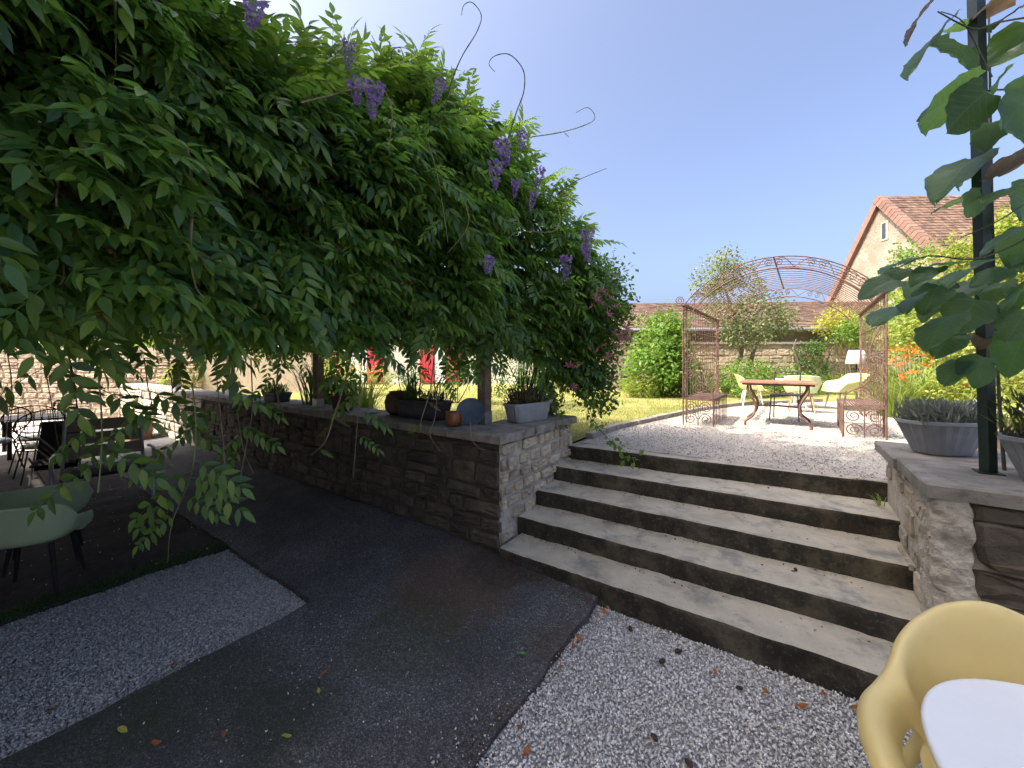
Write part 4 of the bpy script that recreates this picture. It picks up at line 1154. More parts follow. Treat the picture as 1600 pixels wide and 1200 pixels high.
def strap_plant(name, label, spots, mat, cat='plant', group=None):
    t = thing(name, label, cat, spots[0][0], group=group)
    pr = [straps(n, bs, sp, h, w, int(abs(bs[0]) * 91) + n) for (bs, n, sp, h, w) in spots]
    V, F = join(pr); obj('foliage', np_mesh('foliage', V, F, M[mat]), t, world=True)
    return t
dl = strap_plant('daylily', 'big clump of orange daylilies with arching leaves right of the iron arbor',
                 [(gp(1400, 7.3), 150, .75, .85, .014), (gp(1440, 7.2), 150, .75, .9, .014), (gp(1480, 7.4), 130, .7, .85, .014), (gp(1425, 8.0), 120, .7, 1.0, .014), (gp(1395, 8.4), 90, .6, 1.0, .014)], 'strap', 'flowers')
sp = [(1400, 560, 7.6), (1408, 548, 7.8), (1415, 562, 7.4), (1422, 556, 7.6), (1395, 563, 7.8), (1428, 550, 7.7), (1425, 582, 7.0), (1432, 583, 7.1), (1418, 584, 7.0), (1390, 570, 8.0), (1412, 570, 7.5), (1404, 572, 7.3),
      (1570, 578, 6.2), (1578, 574, 6.3), (1584, 580, 6.2), (1346, 576, 9.0), (1352, 582, 9.0), (1435, 546, 7.8), (1387, 552, 8.2), (1398, 548, 7.6), (1411, 555, 7.2), (1420, 545, 7.3), (1441, 556, 7.2), (1406, 590, 6.9), (1448, 572, 7.1), (1460, 560, 7.0)]
blooms(dl, 'orange_flower', sp, 1.9)
b = MB()
for (x, y, d) in sp: b.tube([gp(x + 4, d), PD(x + 3, y + 40, d), PD(x, y, d)], .006, 4)
obj('flower_stalk', b.mesh('flower_stalk', M['green_stem']), dl, world=True)['kind'] = 'stuff'
strap_plant('yucca', 'spiky blue green strap leaved plant beside the left arbor post', [(gp(1085, 10.4), 70, .6, .75, .02), (gp(1102, 10.2), 60, .5, .7, .02)], 'strap_dark')
# --- the bank of shrubs on the right
plant('yellow_bush', 'tall yellow green shrub behind the green pole and the grey planter', 'bush', gp(1500, 9.2),
      [blob(1515, 405, 9.2, 42, .8), blob(1565, 390, 8.8, 52, .9), blob(1530, 470, 8.8, 60, .9), blob(1470, 470, 9.0, 46, .8), blob(1590, 450, 8.4, 50, .9), blob(1610, 350, 8.6, 46, .8)], 8200, .10, 'bush_yellow', 51, shape=LEAF6)
plant('gable_creeper', 'leafy green creeper climbing the gable wall of the stone house', 'climbing plant', gp(1425, 12.5),
      [blob(1430, 395, 13.5, 20, .9), blob(1408, 400, 13.5, 13, .8), blob(1400, 440, 12.5, 26, .9), blob(1420, 480, 12, 36, .8), blob(1395, 500, 11, 30, .8)], 2400, .11, 'bush', 52)
plant('mid_bush', 'leafy green shrub between the daylilies and the tall yellow shrub', 'bush', gp(1450, 8.8),
      [blob(1420, 530, 9.0, 34, .8), blob(1460, 545, 8.6, 40, .8), blob(1500, 555, 8.2, 44, .8), blob(1395, 525, 9.6, 22, .8)], 4200, .085, 'bush_yellow', 53)
ge = plant('geranium_bed', 'low bed of leafy plants with small red flowers behind the wide wall coping', 'flower bed', gp(1540, 6.2),
      [blob(1500, 605, 6.6, 40, .55), blob(1555, 600, 6.2, 44, .6), blob(1600, 590, 5.8, 50, .6), blob(1470, 615, 7.0, 26, .5), blob(1620, 640, 5.2, 50, .5)], 4200, .07, 'bush_yellow', 54)
blooms(ge, 'red_flower', [(1476, 609, 6.7), (1508, 600, 6.4), (1512, 603, 6.4), (1558, 588, 6.1), (1583, 590, 5.9), (1592, 600, 5.8), (1530, 606, 6.2), (1560, 618, 5.9)], 1.0)

# --- corner climbing rose behind the coping
CR = Vector((-2.75, 4.3, TOP)); stems = []
rr = random.Random(3)
for k in range(24):
    a = rr.uniform(-.5, 1.4); e = Vector((-2.75 + 1.15 * math.sin(a) * rr.uniform(.3, 1), 4.3 + rr.uniform(-.4, .5), rr.uniform(2.0, 2.9)))
    s0 = CR + Vector((rr.uniform(-.25, .25), rr.uniform(-.15, .2), 0))
    stems.append(([s0, s0.lerp(e, .45) + Vector((-.05, 0, .18)), e], .011))
ro = plant('climbing_rose', 'climbing rose with many bare green stems and pink flowers at the pergola corner', 'climbing plant', CR,
      [(-1.95, 4.75, 2.35, .36, .4, .5), (-2.2, 4.75, 2.6, .42, .4, .45), (-1.84, 4.75, 2.75, .28, .3, .42), (-2.0, 4.75, 1.85, .28, .3, .4), (-2.7, 4.3, 2.5, .5, .4, .3), (-1.98, 4.7, 1.5, .2, .2, .28), (-2.6, 4.5, 1.3, .3, .2, .15)], 9000, .065, 'bush_dark', 61, stems, 'dark_stem', gap=.45, fill=.2)
blooms(ro, 'pink', [(945, 460, 4.36), (955, 468, 4.36), (960, 480, 4.36), (938, 475, 4.26), (950, 490, 4.36), (962, 520, 4.46), (968, 528, 4.46), (975, 522, 4.46), (980, 530, 4.46), (958, 535, 4.36), (945, 540, 4.36), (935, 548, 4.26), (952, 556, 4.26),
                    (920, 545, 4.16), (925, 480, 4.16), (972, 535, 4.46), (966, 540, 4.46), (897, 605, 3.86), (902, 574, 3.96), (948, 560, 4.26), (890, 572, 3.96), (978, 515, 4.46), (940, 455, 4.36), (930, 466, 4.26)], 1.15)
def spray(pix, d, nleaf, r0=.005, ls=.07, mat='bush', d2=None):
    pts = curve3([PD(x, y, lerp(d, d2 or d, i / (len(pix) - 1))) for i, (x, y) in enumerate(pix)], 5)
    b = MB(); b.tube(pts, [lerp(r0, r0 * .5, i / (len(pts) - 1)) for i in range(len(pts))], 5)
    s = obj('branch', b.mesh('branch', M['dark_stem']), ro, world=True)
    g = np.random.default_rng(nleaf); T = np.array([tuple(pts[min(len(pts) - 1, int(q * len(pts)))]) for q in g.random(nleaf) ** .8]) + g.normal(0, ls * .45, (nleaf, 3))
    X = g.normal(0, 1, (nleaf, 3)); Z = g.normal(0, .6, (nleaf, 3)); Z[:, 2] += 1
    V, F = instance(LEAF6[0], LEAF6[1], frames(X, Z), T, ls * g.uniform(.6, 1.2, nleaf))
    obj('sprig_foliage', np_mesh('sprig_foliage', V, F, M[mat]), s)
spray([(895, 560), (915, 600), (925, 650), (945, 680), (970, 700), (996, 716)], 4.5, 70, .005, .075, 'bush', 4.2)
spray([(870, 560), (900, 610), (930, 635), (936, 650)], 4.7, 40, .004, .055, 'bush_dark')
spray([(850, 600), (872, 640), (880, 665)], 4.5, 26, .004, .05, 'bush_dark')

# --- seen beneath the pergola
plant('pink_flower_bush', 'bush covered with bright pink flowers seen under the pergola between two posts', 'bush', gp(545, 12),
      [blob(530, 580, 12, 26, .7), blob(565, 585, 11.5, 24, .7), blob(600, 590, 12, 18, .7)], 1600, .075, 'bush_yellow', 71)
pb = bpy.data.objects['pink_flower_bush']
g_ = random.Random(8)
blooms(pb, 'hot_pink', [(g_.gauss(545, 26), g_.gauss(575, 14), 11.3 + g_.random()) for k in range(46)], 1.5)
rb = plant('rose_bush', 'loose rose bush with pale pink and coral flowers in front of the red shutters', 'bush', gp(715, 9.5),
      [blob(715, 575, 9.5, 22, .8), blob(738, 580, 9.2, 22, .8), blob(700, 600, 9.5, 14, .7), blob(640, 590, 10, 16, .6)], 1200, .075, 'bush_dark', 72)
blooms(rb, 'pink', [(g_.gauss(718, 18), g_.gauss(568, 10), 9.0 + g_.random() * .5) for k in range(16)], 1.0)
for k, (x, y, d, r, h, key, lab) in enumerate([
        (40, 545, 17, 46, .9, 'bush_yellow', 'sunlit yellow green tree above the boundary wall, at the far end under the pergola'),
        (150, 530, 18, 60, .9, 'bush_yellow', 'rounded sunlit tree behind the boundary wall, over the wire chairs'),
        (250, 545, 16, 44, 1.0, 'bush', 'bright green tree between the boundary wall and the pergola post'),
        (300, 590, 13, 34, 1.0, 'bush_yellow', 'yellow green shrub just behind the retaining wall past the sunlit wall end'),
        (360, 560, 14, 50, 1.0, 'bush', 'leafy green shrub seen under the pergola behind the dark planter'),
        (430, 540, 15, 50, .9, 'bush_yellow', 'sunlit bush behind the tall grassy plant on the wall'),
        (505, 560, 14, 36, .8, 'bush_dark', 'dark green bush behind the middle pergola post'),
        (820, 560, 9, 50, .9, 'bush_dark', 'dark dense bush behind the ribbed grey planter and rose stems')]):
    plant('garden_shrub', lab, 'bush', gp(x, d, TOP if x > 200 else 0), [blob(x, y, d, r, h), blob(x - r * .6, y + r * .5, d, r * .8, h), blob(x + r * .6, y + r * .4, d, r * .8, h), blob(x + r * .1, y + r * .9, d, r * .9, .7)], 2600, .10 * d / 14, key, 80 + k)
for k, (x, y, d, r) in enumerate(((-60, 500, 26, 90), (110, 490, 30, 110), (330, 500, 30, 110), (520, 500, 32, 100))):
    plant('far_tree', ['broad far tree at the extreme end of the court', 'far tree rising behind the boundary wall', 'far tree behind the garden shrubs, left of the white house', 'far tree standing behind the white house roof'][k], 'tree', gp(x, d, 0),
          [blob(x, y, d, r, .8), blob(x - r * .7, y + r * .3, d, r * .7, .8), blob(x + r * .7, y + r * .3, d, r * .7, .8), blob(x, y + r * .5, d, r * .8, .6)], 2600, .24, 'bush', 90 + k, crown='crown')

# --- unseen trees added behind the camera so their crowns shade court and steps
for k, (x, lab) in enumerate(((-9.6, 'added unseen shade tree at the far end of the row, beside the pergola'), (-6.3, 'added unseen shade tree second from the pergola end of the row'), (-3.0, 'added unseen shade tree third from the pergola end of the row'), (.4, 'added unseen shade tree at the yellow armchair end of the row'))):
    g_ = random.Random(300 + k); bl = [(x, -4.0, 10.0, 2.5, 3.3, 3.4), (x, -3.3, 11.0, 2.3, 2.6, 2.3), (x + .6, -3.6, 8.8, 2.2, 2.9, 1.9), (x - .7, -4.4, 9.0, 2.1, 2.8, 2.2)]
    trunk = [([(x, -4.2, -.05), (x + .05, -4.2, 3), (x, -4.1, 6.5), (x, -4.0, 10)], .20)]
    for j in range(5):
        a = j * 1.3 + k; trunk.append(([(x, -4.1, 5.5 + .4 * j), (x + 1.0 * math.cos(a), -4.1 + 1.2 * math.sin(a), 7.2 + .5 * j), (x + 1.8 * math.cos(a), -4.0 + 2.4 * math.sin(a), 9 + .4 * j)], .09))
    plant('shade_tree', lab, 'tree', Vector((x, -4.2, -.05)), bl, 15000, .27, 'bush_dark', 310 + k, trunk, crown='crown', gap=.9, fill=.25, group='shade trees added along the court')
# ------------------------------------------------------------------ wrought iron arbor
AO = Vector((-1.37, 6.85, TOP)); BW = Vector((math.cos(math.radians(4)), math.sin(math.radians(4)), 0)); BL = Vector((.035, 1, 0)).normalized()
AW, AL, AH, RISE = 2.46, 3.2, 1.93, .64
AR = (AW ** 2 / 4 + RISE ** 2) / (2 * RISE)
def A3(x, y, z): return AO + BW * x + BL * y + Vector((0, 0, z))
def s_scroll(c, d, R=None, turns=1.6):
    """Double spiral between c-d and c+d in a plane; point symmetric about c."""
    R = math.hypot(*d); th = math.atan2(d[1], d[0]); h = []
    for i in range(22):
        t = i / 21; a = th + turns * 2 * PI * (1 - t); r = R * (.16 + .84 * t)
        h.append((-d[0] + r * math.cos(a), -d[1] + r * math.sin(a)))
    full = h + [(-x, -y) for (x, y) in h[::-1][1:]]
    return [(c[0] + x, c[1] + y) for x, y in full]
def spiral(c, R, a0, turns=2, sgn=1):
    return [(c[0] + R * (1 - .85 * i / 29) * math.cos(a0 + sgn * turns * 2 * PI * i / 29), c[1] + R * (1 - .85 * i / 29) * math.sin(a0 + sgn * turns * 2 * PI * i / 29)) for i in range(30)]
ar = thing('iron_arbor', 'rusty wrought iron arbor with scrollwork, arched roof bars and two built in benches', 'arbor', AO)
def aobj(name, b, parent=None, mat='rust'): return obj(name, b.mesh(name, M[mat]), parent or ar, world=True)
SW = .20
for x0, inward in ((0, 1), (AW, -1)):
    for y in (0, SW, AL - SW, AL):
        b = MB(); b.tube([A3(x0, y, 0), A3(x0, y, AH)], .011, 4); aobj('post', b)
    b = MB(); b.tube([A3(x0 + inward * .44, 0, 0), A3(x0 + inward * .44, 0, .42)], .012, 4); aobj('bench_leg', b)
    for y0 in (0, AL - SW):
        b = MB(); z = .46; k = 0
        while z < AH - .1:
            b.tube([A3(x0, y0 + p, q) for p, q in s_scroll((SW / 2, z + .18), (.030 * (1 if k % 2 else -1), .105))], .0065, 4); z += .36; k += 1
        aobj('scroll_strip', b)
    for k in range(14):
        y = SW + (AL - 2 * SW) * (k + .5) / 14
        b = MB(); b.tube([A3(x0, y, .05), A3(x0, y, AH)], .005, 4, cap=False); aobj('grille_bar', b)
    for z in (.45, 1.15, 1.55, 1.9):
        b = MB(); b.tube([A3(x0, 0, z), A3(x0, AL, z)], .009, 4); aobj('rail', b)
    b = MB(); b.obox(A3(x0, AL / 2, AH + .02), BW * .035, BL * (AL / 2 + .02), Vector((0, 0, .012))); aobj('eave_rail', b)
    # scrolls that run up from the bench to the side
    b = MB()
    def q(p): return A3(x0 + inward * p[0], .0, p[1])
    b.tube(curve3([q((.44, .42)), q((.40, .60)), q((.22, .72)), q((.10, .95)), q((.16, 1.2)), q((.06, 1.5)), q((.02, 1.75))], 5), .0075, 4)
    b.tube([q(p) for p in spiral((.24, .60), .10, .6)], .0065, 4); b.tube([q(p) for p in spiral((.13, 1.05), .085, 2.5, 2, -1)], .0065, 4); b.tube([q(p) for p in spiral((.12, .82), .08, .6)], .0065, 4)
    aobj('arm_scroll', b)
    # bench
    L_ = 1.22; bench = MB()
    for (p, r_) in (((0, 0), 0), ((.44, 0), 0)): pass
    bench.obox(A3(x0 + inward * .22, .01, .42), BW * .225, BL * .014, Vector((0, 0, .014))); bench.obox(A3(x0 + inward * .22, L_, .42), BW * .225, BL * .014, Vector((0, 0, .014)))
    bench.obox(A3(x0 + inward * .44, L_ / 2, .418), BW * .014, BL * L_ / 2, Vector((0, 0, .013)))
    bo = aobj('bench', bench)
    for k in range(13):
        b = MB(); b.obox(A3(x0 + inward * (.03 + .034 * k), L_ / 2, .437), BW * .011, BL * (L_ / 2 - .01), Vector((0, 0, .005))); aobj('seat_slat', b, bo, 'rust')
    b = MB()
    for cx in (.11, .33):
        for cz in (.11, .30):
            sx = 1 if cx < .2 else -1
            b.tube([q(p) for p in spiral((cx, cz), .095, 0 if sx > 0 else PI, 1.9, sx)], .007, 4)
    b.tube([q((.22, 0)), q((.22, .42))], .007, 4); b.tube([q((0, .205)), q((.44, .205))], .005, 4)
    aobj('bench_scrolls', b, bo)
    for k in range(9):
        b = MB(); y = L_ * (k + 1) / 9; b.tube([A3(x0 + inward * .44, y, 0), A3(x0 + inward * .44, y, .41)], .006, 4, cap=False); aobj('bench_bar', b, bo)
def arc(y, dr=0.0, n=28, over=0.0):
    half = math.asin(AW / 2 / AR); out = []
    for i in range(n + 1):
        a = -half - over + (2 * half + 2 * over) * i / n
        out.append(A3(AW / 2 + (AR - dr) * math.sin(a), y, AH + RISE - AR + (AR - dr) * math.cos(a)))
    return out
for k in range(17):
    b = MB(); b.tube(arc(AL * k / 16), .0085 if k in (0, 16) else .0065, 4); aobj('roof_bar', b)
HALF = math.asin(AW / 2 / AR)
for y in (-.004, AL + .004):
    fb_ = MB(); fb_.tube(arc(y, .17), .010, 4); f = aobj('fascia', fb_, mat='rust')
    b = MB()
    def fa(p):                                 # (angle along the arc, depth below it)
        return A3(AW / 2 + (AR - p[1]) * math.sin(p[0]), y, AH + RISE - AR + (AR - p[1]) * math.cos(p[0]))
    for k in range(-2, 3):
        a0 = k * .36
        for sg in (-1, 1):
            b.tube([fa((a0 + sg * (.045 + (p[0]) * .64), .085 + p[1])) for p in [(x_ , z_) for x_, z_ in spiral((0, 0), .055, PI if sg > 0 else 0, 1.6, sg)]], .006, 4)
            b.tube(curve3([fa((a0 + sg * .012, .03)), fa((a0 + sg * .08, .02)), fa((a0 + sg * .13, .08)), fa((a0 + sg * .18, .15))], 4), .006, 4)
    aobj('fascia_scrolls', b, f)
b = MB(); b.tube([A3(AW / 2, 0, AH + RISE - .01), A3(AW / 2, AL, AH + RISE - .01)], .012, 4); aobj('ridge_bar', b)
for (x, y, sg) in ((-.06, 0, 1), (AW + .06, 0, -1)):
    b = MB(); b.tube([A3(x + p[0], y, AH + .1 + p[1]) for p in spiral((0, 0), .075, -PI / 2, 2, sg)], .007, 4); aobj('end_curl', b)

# rusty dining table under the arbor
FLp = Vector((-.53, 7.40, TOP)); TW_, TD_ = .84, .62
tb = thing('dining_table', 'rectangular table with rust coloured top and curved iron legs under the iron arbor', 'table', FLp + Vector((TW_ / 2, TD_ / 2, 0)))
b = MB(); b.bbox(-.50, .50, -.38, .38, .685, .715, .006); obj('tabletop', b.mesh('tabletop', M['rust_top']), tb)
b = MB(); b.box(-.47, .47, -.35, .35, .655, .683); obj('apron', b.mesh('apron', M['rust']), tb)
for sx in (-1, 1):
    for sy in (-1, 1):
        b = MB(); X, Y = sx * TW_ / 2, sy * TD_ / 2
        pts = curve3([(X * .93, Y, .66), (X * .93, Y, .56), (X * .80, Y, .46), (X * .68, Y * .98, .33), (X * .74, Y, .18), (X * .96, Y, .09), (X * 1.02, Y, .055), (X * 1.02, Y, 0)], 4)
        b.tube(pts, .017, 4); obj('leg', b.mesh('leg', M['rust']), tb)
b = MB(); b.tube([(-TW_ / 2 * .68, 0, .30), (0, 0, .315), (TW_ / 2 * .68, 0, .30)], .014, 4)
for sx in (-1, 1): b.tube([(sx * TW_ / 2 * .68, -TD_ / 2, .30), (sx * TW_ / 2 * .68, TD_ / 2, .30)], .012, 4)
obj('stretcher', b.mesh('stretcher', M['rust']), tb)

# dark bistro chair behind it
bc = thing('bistro_chair', 'thin dark metal bistro chair standing behind the rusty table', 'chair', (0.0, 8.45, TOP), math.radians(-6))
b = MB(); b.bbox(-.2, .2, -.2, .2, .44, .455, .004); obj('seat', b.mesh('seat', M['dark_iron']), bc)
for sx in (-1, 1):
    b = MB(); b.tube([(sx * .19, -.19, .445), (sx * .21, -.23, 0)], .010, 5); obj('leg', b.mesh('leg', M['dark_iron']), bc)
    b = MB(); b.tube([(sx * .21, .26, 0), (sx * .19, .19, .44), (sx * .19, .25, .84)], .010, 5); obj('leg', b.mesh('leg', M['dark_iron']), bc)
b = MB(); b.tube([(-.19, .25, .84), (.19, .25, .84)], .010, 5); b.tube([(-.19, .222, .66), (.19, .222, .66)], .008, 5); obj('backrest', b.mesh('backrest', M['dark_iron']), bc)

# ------------------------------------------------------------------ shell armchairs
def shell_mesh(mat, hole=False, w=.30, back=.80, arm=.64, seat=.43, armw=1.0):
    """Moulded seat with a back that flows into both arms; seen from above it is a rounded bowl open to the front (-y)."""
    nphi, b = 56, MB()
    rows = [0.0, .25, .5, .72, .84, .90, .95, 1.0, 1.06, 1.12, 1.18, 1.24, 1.30, 1.36]
    def rim(phi):
        a = abs(phi); bk = math.radians
        if a < bk(40): return back - .015 * (a / bk(40)) ** 2
        if a < bk(70): return lerp(back - .015, arm, smooth(bk(40), bk(70), a))
        if a < bk(108): return arm - .03 * smooth(bk(70), bk(108), a)
        return lerp(arm - .03, seat - .02, smooth(bk(108), bk(138), a))
    idx = {}
    for i, s in enumerate(rows):
        for j in range(nphi):
            phi = -PI + 2 * PI * j / nphi
            ca, sa = math.cos(phi), math.sin(phi)      # phi 0 = back (+y)
            q = (abs(ca) ** 3 + abs(sa) ** 3) ** (-1 / 3)
            if s <= .9:
                r = w * .86 * q * (s / .9) if s > 0 else .001
                z = seat - .012 + .014 * (s / .9) ** 2 + (.03 * smooth(.8, .9, s) if abs(phi) < 2 else -.03 * smooth(.6, .9, s))
            else:
                t = (s - .9) / .46; top = rim(phi)
                r = w * q * lerp(.87, 1.0 + .10 * (top > arm) , t ** .8) + (.05 * t ** 2 if abs(phi) < .8 else .02 * t)
                z = lerp(seat + (.03 if abs(phi) < 2 else -.03), top, t)
                if hole and abs(phi) > 1.0 and abs(phi) < 2.1: r += .05 * t * math.sin((abs(phi) - 1.0) / 1.1 * PI)
            idx[(i, j)] = len(b.v); b.v.append((r * sa * armw, r * ca, z))
    for i in range(len(rows) - 1):
        for j in range(nphi):
            phi = -PI + 2 * PI * (j + .5) / nphi
            if hole and 6 <= i <= 9 and math.radians(66) < abs(phi) < math.radians(108): continue
            j2 = (j + 1) % nphi
            b.face((idx[(i, j)], idx[(i, j2)], idx[(i + 1, j2)], idx[(i + 1, j)]))
    return b.mesh('shell', M[mat], True)
def shell_chair(name, label, loc, rotz, mat, legmat, group=None, scale=1.0, hole=False, splay=.22, **kw):
    t = thing(name, label, 'chair', loc, rotz, group, scale)
    o = obj('seat_shell', shell_mesh(mat, hole, **kw), t)
    so = o.modifiers.new('thick', 'SOLIDIFY'); so.thickness = .022 if hole else .014; so.offset = 0
    ss = o.modifiers.new('round', 'SUBSURF'); ss.levels = 1; ss.render_levels = 2 if hole else 1
    for sx in (-1, 1):
        for sy in (-1, 1):
            b = MB(); b.tube([(sx * .16, sy * .15, .41), (sx * splay, sy * splay, 0)], [.020, .012], 8); obj('leg', b.mesh('leg', M[legmat]), t)
    return t
def face_to(loc, target):                      # rotation so that the chair's front (-y) looks at target
    d = Vector(target) - Vector(loc); return math.atan2(d.x, -d.y)
# yellow armchair and white table in front
TC = W(1.70, .92, 0)
YC = W(1.80, 1.29, 0)
yc = thing('plastic_armchair', 'moulded yellow plastic armchair pushed up to the round white table by the steps', 'chair', YC, YAW - .42)
rim = [(0, .34, .92), (-.12, .335, .885), (-.22, .295, .825), (-.30, .225, .765), (-.355, .15, .70), (-.42, .095, .655), (-.485, .02, .632), (-.525, -.10, .615), (-.53, -.22, .595), (-.50, -.33, .54), (-.43, -.40, .475), (-.25, -.42, .435)]
rimf = [(-x, y, z) for x, y, z in rim[::-1]] + rim[1:]
rimf = curve3(rimf, 5); b = MB(); nc = len(rimf); cols = []
for q, p_ in enumerate(rimf):
    ax_ = abs(p_.x); out = Vector((p_.x, p_.y * 1.1, 0)).normalized(); front = smooth(-.28, -.41, p_.y)
    armk = smooth(.33, .42, ax_) * (1 - front)           # 1 on the arms
    lip = p_ + out * .030 * (1 - front) + Vector((0, 0, -lerp(.035, .06, armk) * (1 - front)))
    top = p_
    i1 = p_ - out * lerp(.020, .075, armk) * (1 - front * .7) + Vector((0, 0, -lerp(.05, .025, armk) * (1 - .8 * front)))
    i2 = p_ - out * lerp(.050, .105, armk) + Vector((0, 0, -lerp(.22, .13, armk) * (1 - front) - .012 * front))
    base_ = Vector((p_.x * lerp(.86, .70, armk), p_.y * .84, .465 - .02 * front))
    i2.z = max(i2.z, .475 - .03 * front)
    i3 = i2.lerp(base_, .5) - out * .012 * (1 - front); s1 = base_; s2 = Vector((p_.x * .62, p_.y * .68, .435)); s3 = Vector((p_.x * .28, p_.y * .3, .425))
    b.v += [tuple(v_) for v_ in (lip, top, i1, i2, i3, s1, s2, s3)]; cols.append((armk, p_.y))
b.v.append((0, -.02, .423)); cen = len(b.v) - 1
for q in range(nc - 1):
    hole = cols[q][0] > .45 and cols[q + 1][0] > .45 and -.26 < cols[q][1] < .07
    for r_ in range(7):
        if hole and r_ in (3, 4): continue
        a_ = q * 8 + r_; b.face((a_, a_ + 1, a_ + 9, a_ + 8))
    b.face((q * 8 + 7, cen, q * 8 + 15))
o = obj('seat_shell', b.mesh('seat_shell', M['yellow_plastic'], True), yc)
so = o.modifiers.new('thick', 'SOLIDIFY'); so.thickness = .016; so.offset = 0
ss = o.modifiers.new('round', 'SUBSURF'); ss.levels = 1; ss.render_levels = 2
for sx in (-1, 1):
    for sy in (-1, 1):
        b = MB(); b.tube([(sx * .26, sy * .20 - .03, .43), (sx * .36, sy * .30 - .03, 0)], [.028, .02], 10); obj('leg', b.mesh('leg', M['yellow_plastic'], True), yc)
wt = thing('round_table', 'white plastic table with rounded edge in front of the yellow armchair', 'table', TC)
b = MB(); b.lathe([(.44, .700), (.497, .702), (.508, .708), (.510, .722), (.506, .731), (.498, .734), (.49, .7335), (.25, .7345), (.02, .735)], 72, power=2.25); obj('tabletop', b.mesh('tabletop', M['white_plastic'], True), wt)
b = MB(); b.lathe([(.05, .0), (.045, .10), (.035, .5), (.06, .699)], 20); obj('column', b.mesh('column', M['white_plastic'], True), wt)
b = MB(); b.lathe([(.30, -.03), (.30, .0), (.26, .02), (.06, .05)], 32); obj('foot', b.mesh('foot', M['white_plastic'], True), wt)
# chairs at the far table
G1 = 'plastic armchairs round the far white table'
c1, c2, c3 = W(5.85, 7.95, TOP), W(5.55, 9.1, TOP), W(6.98, 8.3, TOP)
ft = W(6.35, 8.75, TOP)
shell_chair('garden_chair', 'pale green shell chair on wooden legs, seen from behind next to the rusty table', c1, face_to(c1, ft), 'pale_green', 'chair_wood', G1, .95)
shell_chair('garden_chair', 'small pale yellow green chair half hidden behind the rusty table top', c2, face_to(c2, ft), 'pale_yellow', 'white_plastic', G1, .92)
shell_chair('garden_chair', 'pale yellow shell armchair behind the right hand scrolls of the iron arbor', c3, face_to(c3, ft) + .5, 'pale_yellow', 'grey_metal', G1, .98, w=.32)
tt = thing('garden_table', 'small white garden table with bent tube legs, a blue and an orange pot on it', 'table', ft)
b = MB(); b.lathe([(.40, .60), (.42, .605), (.42, .625), (.40, .63), (.02, .632)], 36); obj('tabletop', b.mesh('tabletop', M['white_plastic'], True), tt)
for k in range(4):
    a = k * PI / 2 + .4; b = MB(); ca, sa = math.cos(a), math.sin(a)
    b.tube(curve3([(.06 * ca, .06 * sa, .60), (.06 * ca, .06 * sa, .12), (.16 * ca, .16 * sa, .06), (.36 * ca, .36 * sa, .08), (.40 * ca, .40 * sa, 0)], 4), .013, 6); obj('leg', b.mesh('leg', M['white_plastic']), tt)
for nm, key, off, lab in (('flower_pot', 'orange', .0, 'small orange pot standing on the far white table'), ('cup', 'blue', -.13, 'small blue cup beside the orange pot on the far white table')):
    p = ft + LAT * (off - .12) + Vector((0, 0, .632)); r = .055 if nm == 'flower_pot' else .045
    t = tag(obj(nm, None), lab, 'pot' if key == 'orange' else 'cup'); bpy.data.objects.remove(t)
    b = MB(); b.lathe([(r * .75, 0), (r * .95, r * .9), (r, r * 1.5), (r * .9, r * 1.5), (r * .8, r * .4), (.004, r * .35)], 16)
    o = obj(nm, b.mesh(nm, M[key], True), None, loc=p); tag(o, lab, 'pot' if key == 'orange' else 'cup')
fl = thing('garden_lamp', 'lamp with a white cone shade on a dark iron stand behind the arbor', 'lamp', W((1338 - 800) / FOC * 8.7, 8.7, TOP))
b = MB(); b.lathe([(.20, .97), (.135, 1.27), (.130, 1.27), (.194, .97)], 28); obj('lamp_shade', b.mesh('lamp_shade', M['shade'], True), fl)
b = MB(); b.tube([(0, 0, 0), (0, 0, 1.22)], .014, 8); b.lathe([(.15, 0), (.15, .02), (.02, .05)], 18)
for k in range(4):
    a = k * PI / 2; b.tube([(.09 * math.cos(a) * p[0] / .1, .09 * math.sin(a) * p[0] / .1, .84 + p[1]) for p in spiral((.06, 0), .06, PI, 1.4)], .007, 4)
obj('stand', b.mesh('stand', M['dark_iron']), fl)

# ------------------------------------------------------------------ furniture under the pergola
G2 = 'green plastic chairs under the pergola'
g1 = P(62, 906, 0) ; g1 = W(-3.98, 3.28, 0)
shell_chair('green_chair', 'green plastic shell chair on black legs, back turned, at the edge of the gravel', g1, face_to(g1, g1 + Vector((-1.0, .55, 0))), 'green_plastic', 'dark_iron', G2, 1.0, w=.29, back=.78, arm=.60)
g2 = W(-4.45, 3.75, 0)
shell_chair('green_chair', 'second green plastic chair just behind the one at the gravel edge', g2, face_to(g2, g2 + Vector((-1, .2, 0))), 'green_plastic', 'dark_iron', G2, 1.0, w=.29, back=.78, arm=.60)
wc = thing('wooden_armchair', 'high backed garden armchair with wide wooden slats in a grey metal frame', 'chair', (-7.75, 1.25, 0), math.radians(82))
for sx in (-1, 1):
    b = MB(); b.tube([(sx * .42, .16, 0), (sx * .40, .22, .42), (sx * .38, .40, 1.06)], .022, 6); obj('back_post', b.mesh('back_post', M['grey_metal']), wc)
    b = MB(); b.tube(curve3([(sx * .46, .26, .62), (sx * .47, -.2, .66), (sx * .47, -.42, .60), (sx * .46, -.52, .35), (sx * .45, -.58, 0)], 4), .022, 6); obj('arm', b.mesh('arm', M['grey_metal']), wc)
for k in range(3):
    z = .55 + .175 * k; y = .25 + .105 * k * .95
    b = MB(); b.obox((0, y - .02, z + .075), (.375, 0, 0), (0, .009, .0), (0, .02, .078)); obj('slat', b.mesh('slat', M['grey_wood']), wc)
